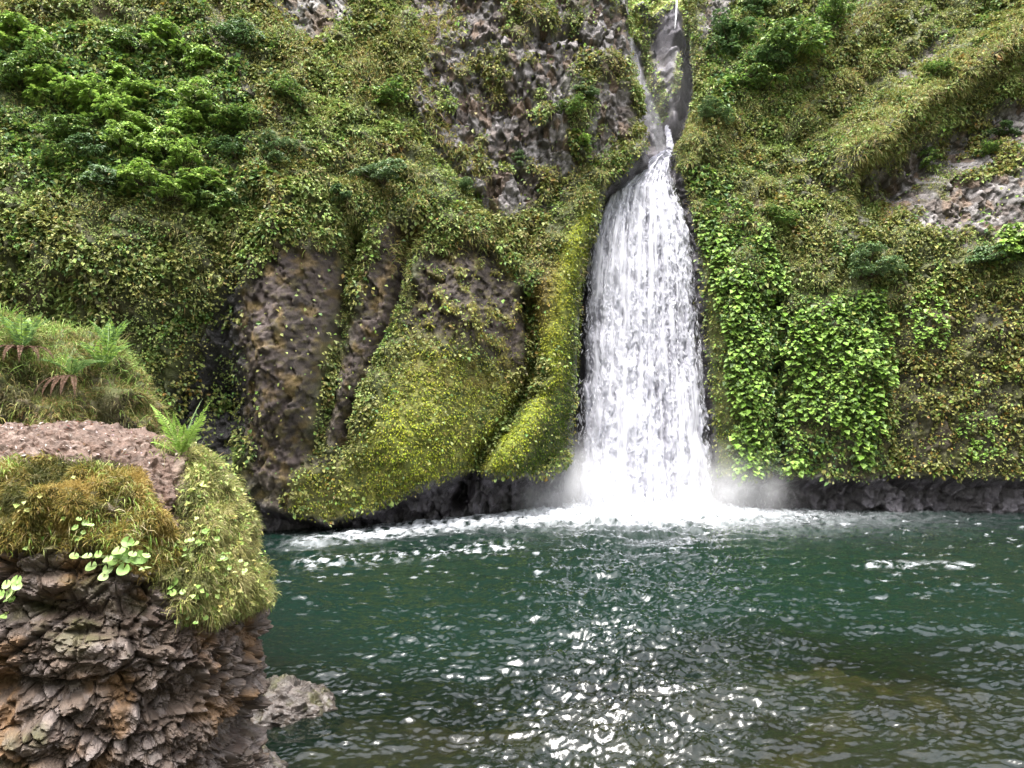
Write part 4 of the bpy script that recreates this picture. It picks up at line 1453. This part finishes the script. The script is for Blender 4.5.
FG = [(.22, .34, .06), (.26, .38, .08), (.17, .29, .05)]
FGD = [(.12, .21, .06), (.16, .25, .08), (.09, .17, .05)]
BR = [(.075, .042, .028), (.05, .03, .02), (.10, .062, .045)]
pxa, pya = proj(Pf)
fm = (Pf[:, 1] < 8.9)
D_ = math.radians
p = near_pt(Pf, pxa, pya, 184, 452, fm)
fern(p - A([0, 0, .02]), 'upright fresh fern with lime fronds on the right shoulder of the large boulder',
     [(.62, D_(68), D_(170), .5, FG, 1), (.5, D_(78), D_(215), .3, FG, 2), (.45, D_(80), D_(260), .3, FG, 3), (.6, D_(80), D_(20), .35, [(.30, .40, .20), (.26, .38, .16)], 4), (.62, D_(70), D_(5), .3, FG, 5), (.55, D_(60), D_(330), .5, FG, 6), (.40, D_(66), D_(300), .5, FG, 8), (.45, D_(40), D_(185), .9, FG, 7)])
fmb = Nb[:, 1] < .3
p = near_pt(Pb, pxb, pyb, 22, 352, fmb, Nb, .16)
fern(p, 'fern with a skirt of drooping brown fronds near the left edge of the higher boulder',
     [(.6, D_(70), D_(a), .7, FGD + FG[:1], 20 + i) for i, a in enumerate((200, 250, 300, 340, 30, 110, 160))],
     [(.62, D_(25), D_(a), 1.9, BR, 40 + i, .045) for i, a in enumerate((185, 215, 235, 258, 280, 300, 325, 350))])
p = near_pt(Pb, pxb, pyb, 66, 372, fmb, Nb, .16)
fern(p, 'dark green fern with limp brown fronds in the middle of the higher boulder',
     [(.5, D_(50), D_(a), 1.1, FGD, 60 + i) for i, a in enumerate((185, 225, 300, 335, 0, 25, 70))],
     [(.6, D_(5), D_(a), 1.6, BR, 80 + i, .045) for i, a in enumerate((235, 255, 270, 285, 305))])
p = near_pt(Pb, pxb, pyb, 96, 368, fmb, Nb, .16)
fern(p, 'green fern spreading on the right brow of the higher boulder',
     [(.55, D_(62), D_(a), .9, FGD + FG, 100 + i) for i, a in enumerate((180, 215, 250, 290, 320, 350, 15, 60))])
p = near_pt(Pb, pxb, pyb, 108, 350, None, Nb, .05)
fern(p, 'upright fern standing at the right end of the grassy crest',
     [(.55, D_(70), D_(a), .6, FGD + FG, 120 + i) for i, a in enumerate((170, 230, 300, 345, 10, 60, 120))])


# ------------------------------------------------------------------ round-leaved plants on the boulder face
def round_plant(P, n_, label, n, spread, size, pal, seed):
    r = np.random.default_rng(seed)
    root = empty('leafy_plant', P, label, 'plant')
    Vl, Vs = [], []
    for i in range(n):
        o = A([r.normal() * spread, -abs(r.normal()) * .05 - .05, r.normal() * spread * .5])
        s = size * r.uniform(.65, 1.15)
        nor = nrm(A([0, -.75, .65]) + r.normal(size=3) * .3)
        t = nrm(np.cross(nor, A([1.0, 0, 0]) + r.normal(size=3) * .3))
        sd = np.cross(nor, t)
        m = 14
        a = np.linspace(.25, 2 * math.pi - .25, m)
        rr = s * .5 * (1 + .07 * np.cos(a * 7))
        ring = o + rr[:, None] * (np.cos(a)[:, None] * t + np.sin(a)[:, None] * sd) + nor * (.15 * s * np.cos(2 * a))[:, None] * .4
        V = np.concatenate([[o - nor * s * .08], ring])
        Fc = A([(0, j, j + 1) for j in range(1, m)])
        cc = A(pal)[r.integers(len(pal))] * r.uniform(.85, 1.15)
        C_ = np.ones((m + 1, 3)) * cc
        C_[0] *= .8
        Vl.append((V, Fc, C_))
        V, Fc = tube([A([0, .06, 0.0]) + o * .15, o * .6 + A([0, -.02, -.02]), o], [.004, .003, .0025], 4)
        Vs.append((V, Fc, np.ones((len(V), 3)) * A((.14, .18, .05))))
    for V, Fc, Cc in Vl:
        link('leaf', mesh('leaf', V, Fc, Cc), M_SHRUB, root)
    V, Fc, Cc = join(Vs)
    link('stem', mesh('stem', V, Fc, Cc), M_SHRUB, root)


RP = [(.24, .36, .10), (.30, .42, .15), (.18, .30, .07)]
for (x_, y_, n, sp, sz, lb, sd) in [
    (124, 556, 24, .12, .11, 'largest cluster of round scalloped leaves in the middle of the boulder face', 1),
    (24, 582, 8, .09, .085, 'small round-leaved cluster near the left edge of the boulder face', 2),
    (172, 590, 7, .09, .07, 'yellowish round-leaved cluster below the soil gully on the boulder', 3),
    (196, 606, 6, .10, .06, 'lowest sparse round-leaved sprig under the hanging moss', 4),
    (200, 545, 10, .13, .055, 'pale round-leaved sprig high on the right flank of the boulder', 5),
    (232, 565, 10, .12, .055, 'pale round-leaved sprig on the outer right flank of the boulder', 6),
    (80, 528, 7, .09, .06, 'jagged green sprig in the dark hollow under the mossy shoulder', 7),
    (4, 613, 3, .05, .06, 'few green leaves at the far left edge of the boulder face', 9),
]:
    m_ = (Pf[:, 1] < 8.9)
    q = near_pt(Pf, pxa, pya, x_, y_, m_, Nf, .08)
    round_plant(q, None, lb, n, sp, sz, RP, 300 + sd)

# ------------------------------------------------------------------ light
W = bpy.data.worlds.new('World')
SC.world = W
W.use_nodes = True
nt = W.node_tree
nt.nodes.clear()
sky = nt.nodes.new('ShaderNodeTexSky')
sky.sky_type = 'NISHITA'
sky.sun_disc = False
sky.sun_elevation = math.radians(74)
sky.sun_rotation = math.radians(200)
sky.air_density = 1.0
sky.dust_density = 6.0
hs = nt.nodes.new('ShaderNodeHueSaturation')
hs.inputs['Saturation'].default_value = .3
bg = nt.nodes.new('ShaderNodeBackground')
bg.inputs[1].default_value = .15
wo = nt.nodes.new('ShaderNodeOutputWorld')
nt.links.new(sky.outputs[0], hs.inputs['Color'])
nt.links.new(hs.outputs[0], bg.inputs[0])
nt.links.new(bg.outputs[0], wo.inputs[0])
sl = bpy.data.lights.new('sun', 'SUN')
sl.energy = 1.5
sl.angle = math.radians(40)
sl.color = (1, .97, .92)
so = bpy.data.objects.new('sun', sl)
COL.objects.link(so)
az, el = math.radians(200), math.radians(74)
dirv = Vector((math.sin(az) * math.cos(el), math.cos(az) * math.cos(el), math.sin(el)))
so.rotation_euler = dirv.to_track_quat('Z', 'Y').to_euler()
so.location = (0, -10, 60)

SC.view_settings.view_transform = 'Standard'
SC.view_settings.look = 'None'
SC.view_settings.gamma = 1
SC.view_settings.exposure = 2.5
SC.cycles.max_bounces = 8
SC.cycles.transparent_max_bounces = 16
SC.cycles.volume_bounces = 1
SC.cycles.use_denoising = True
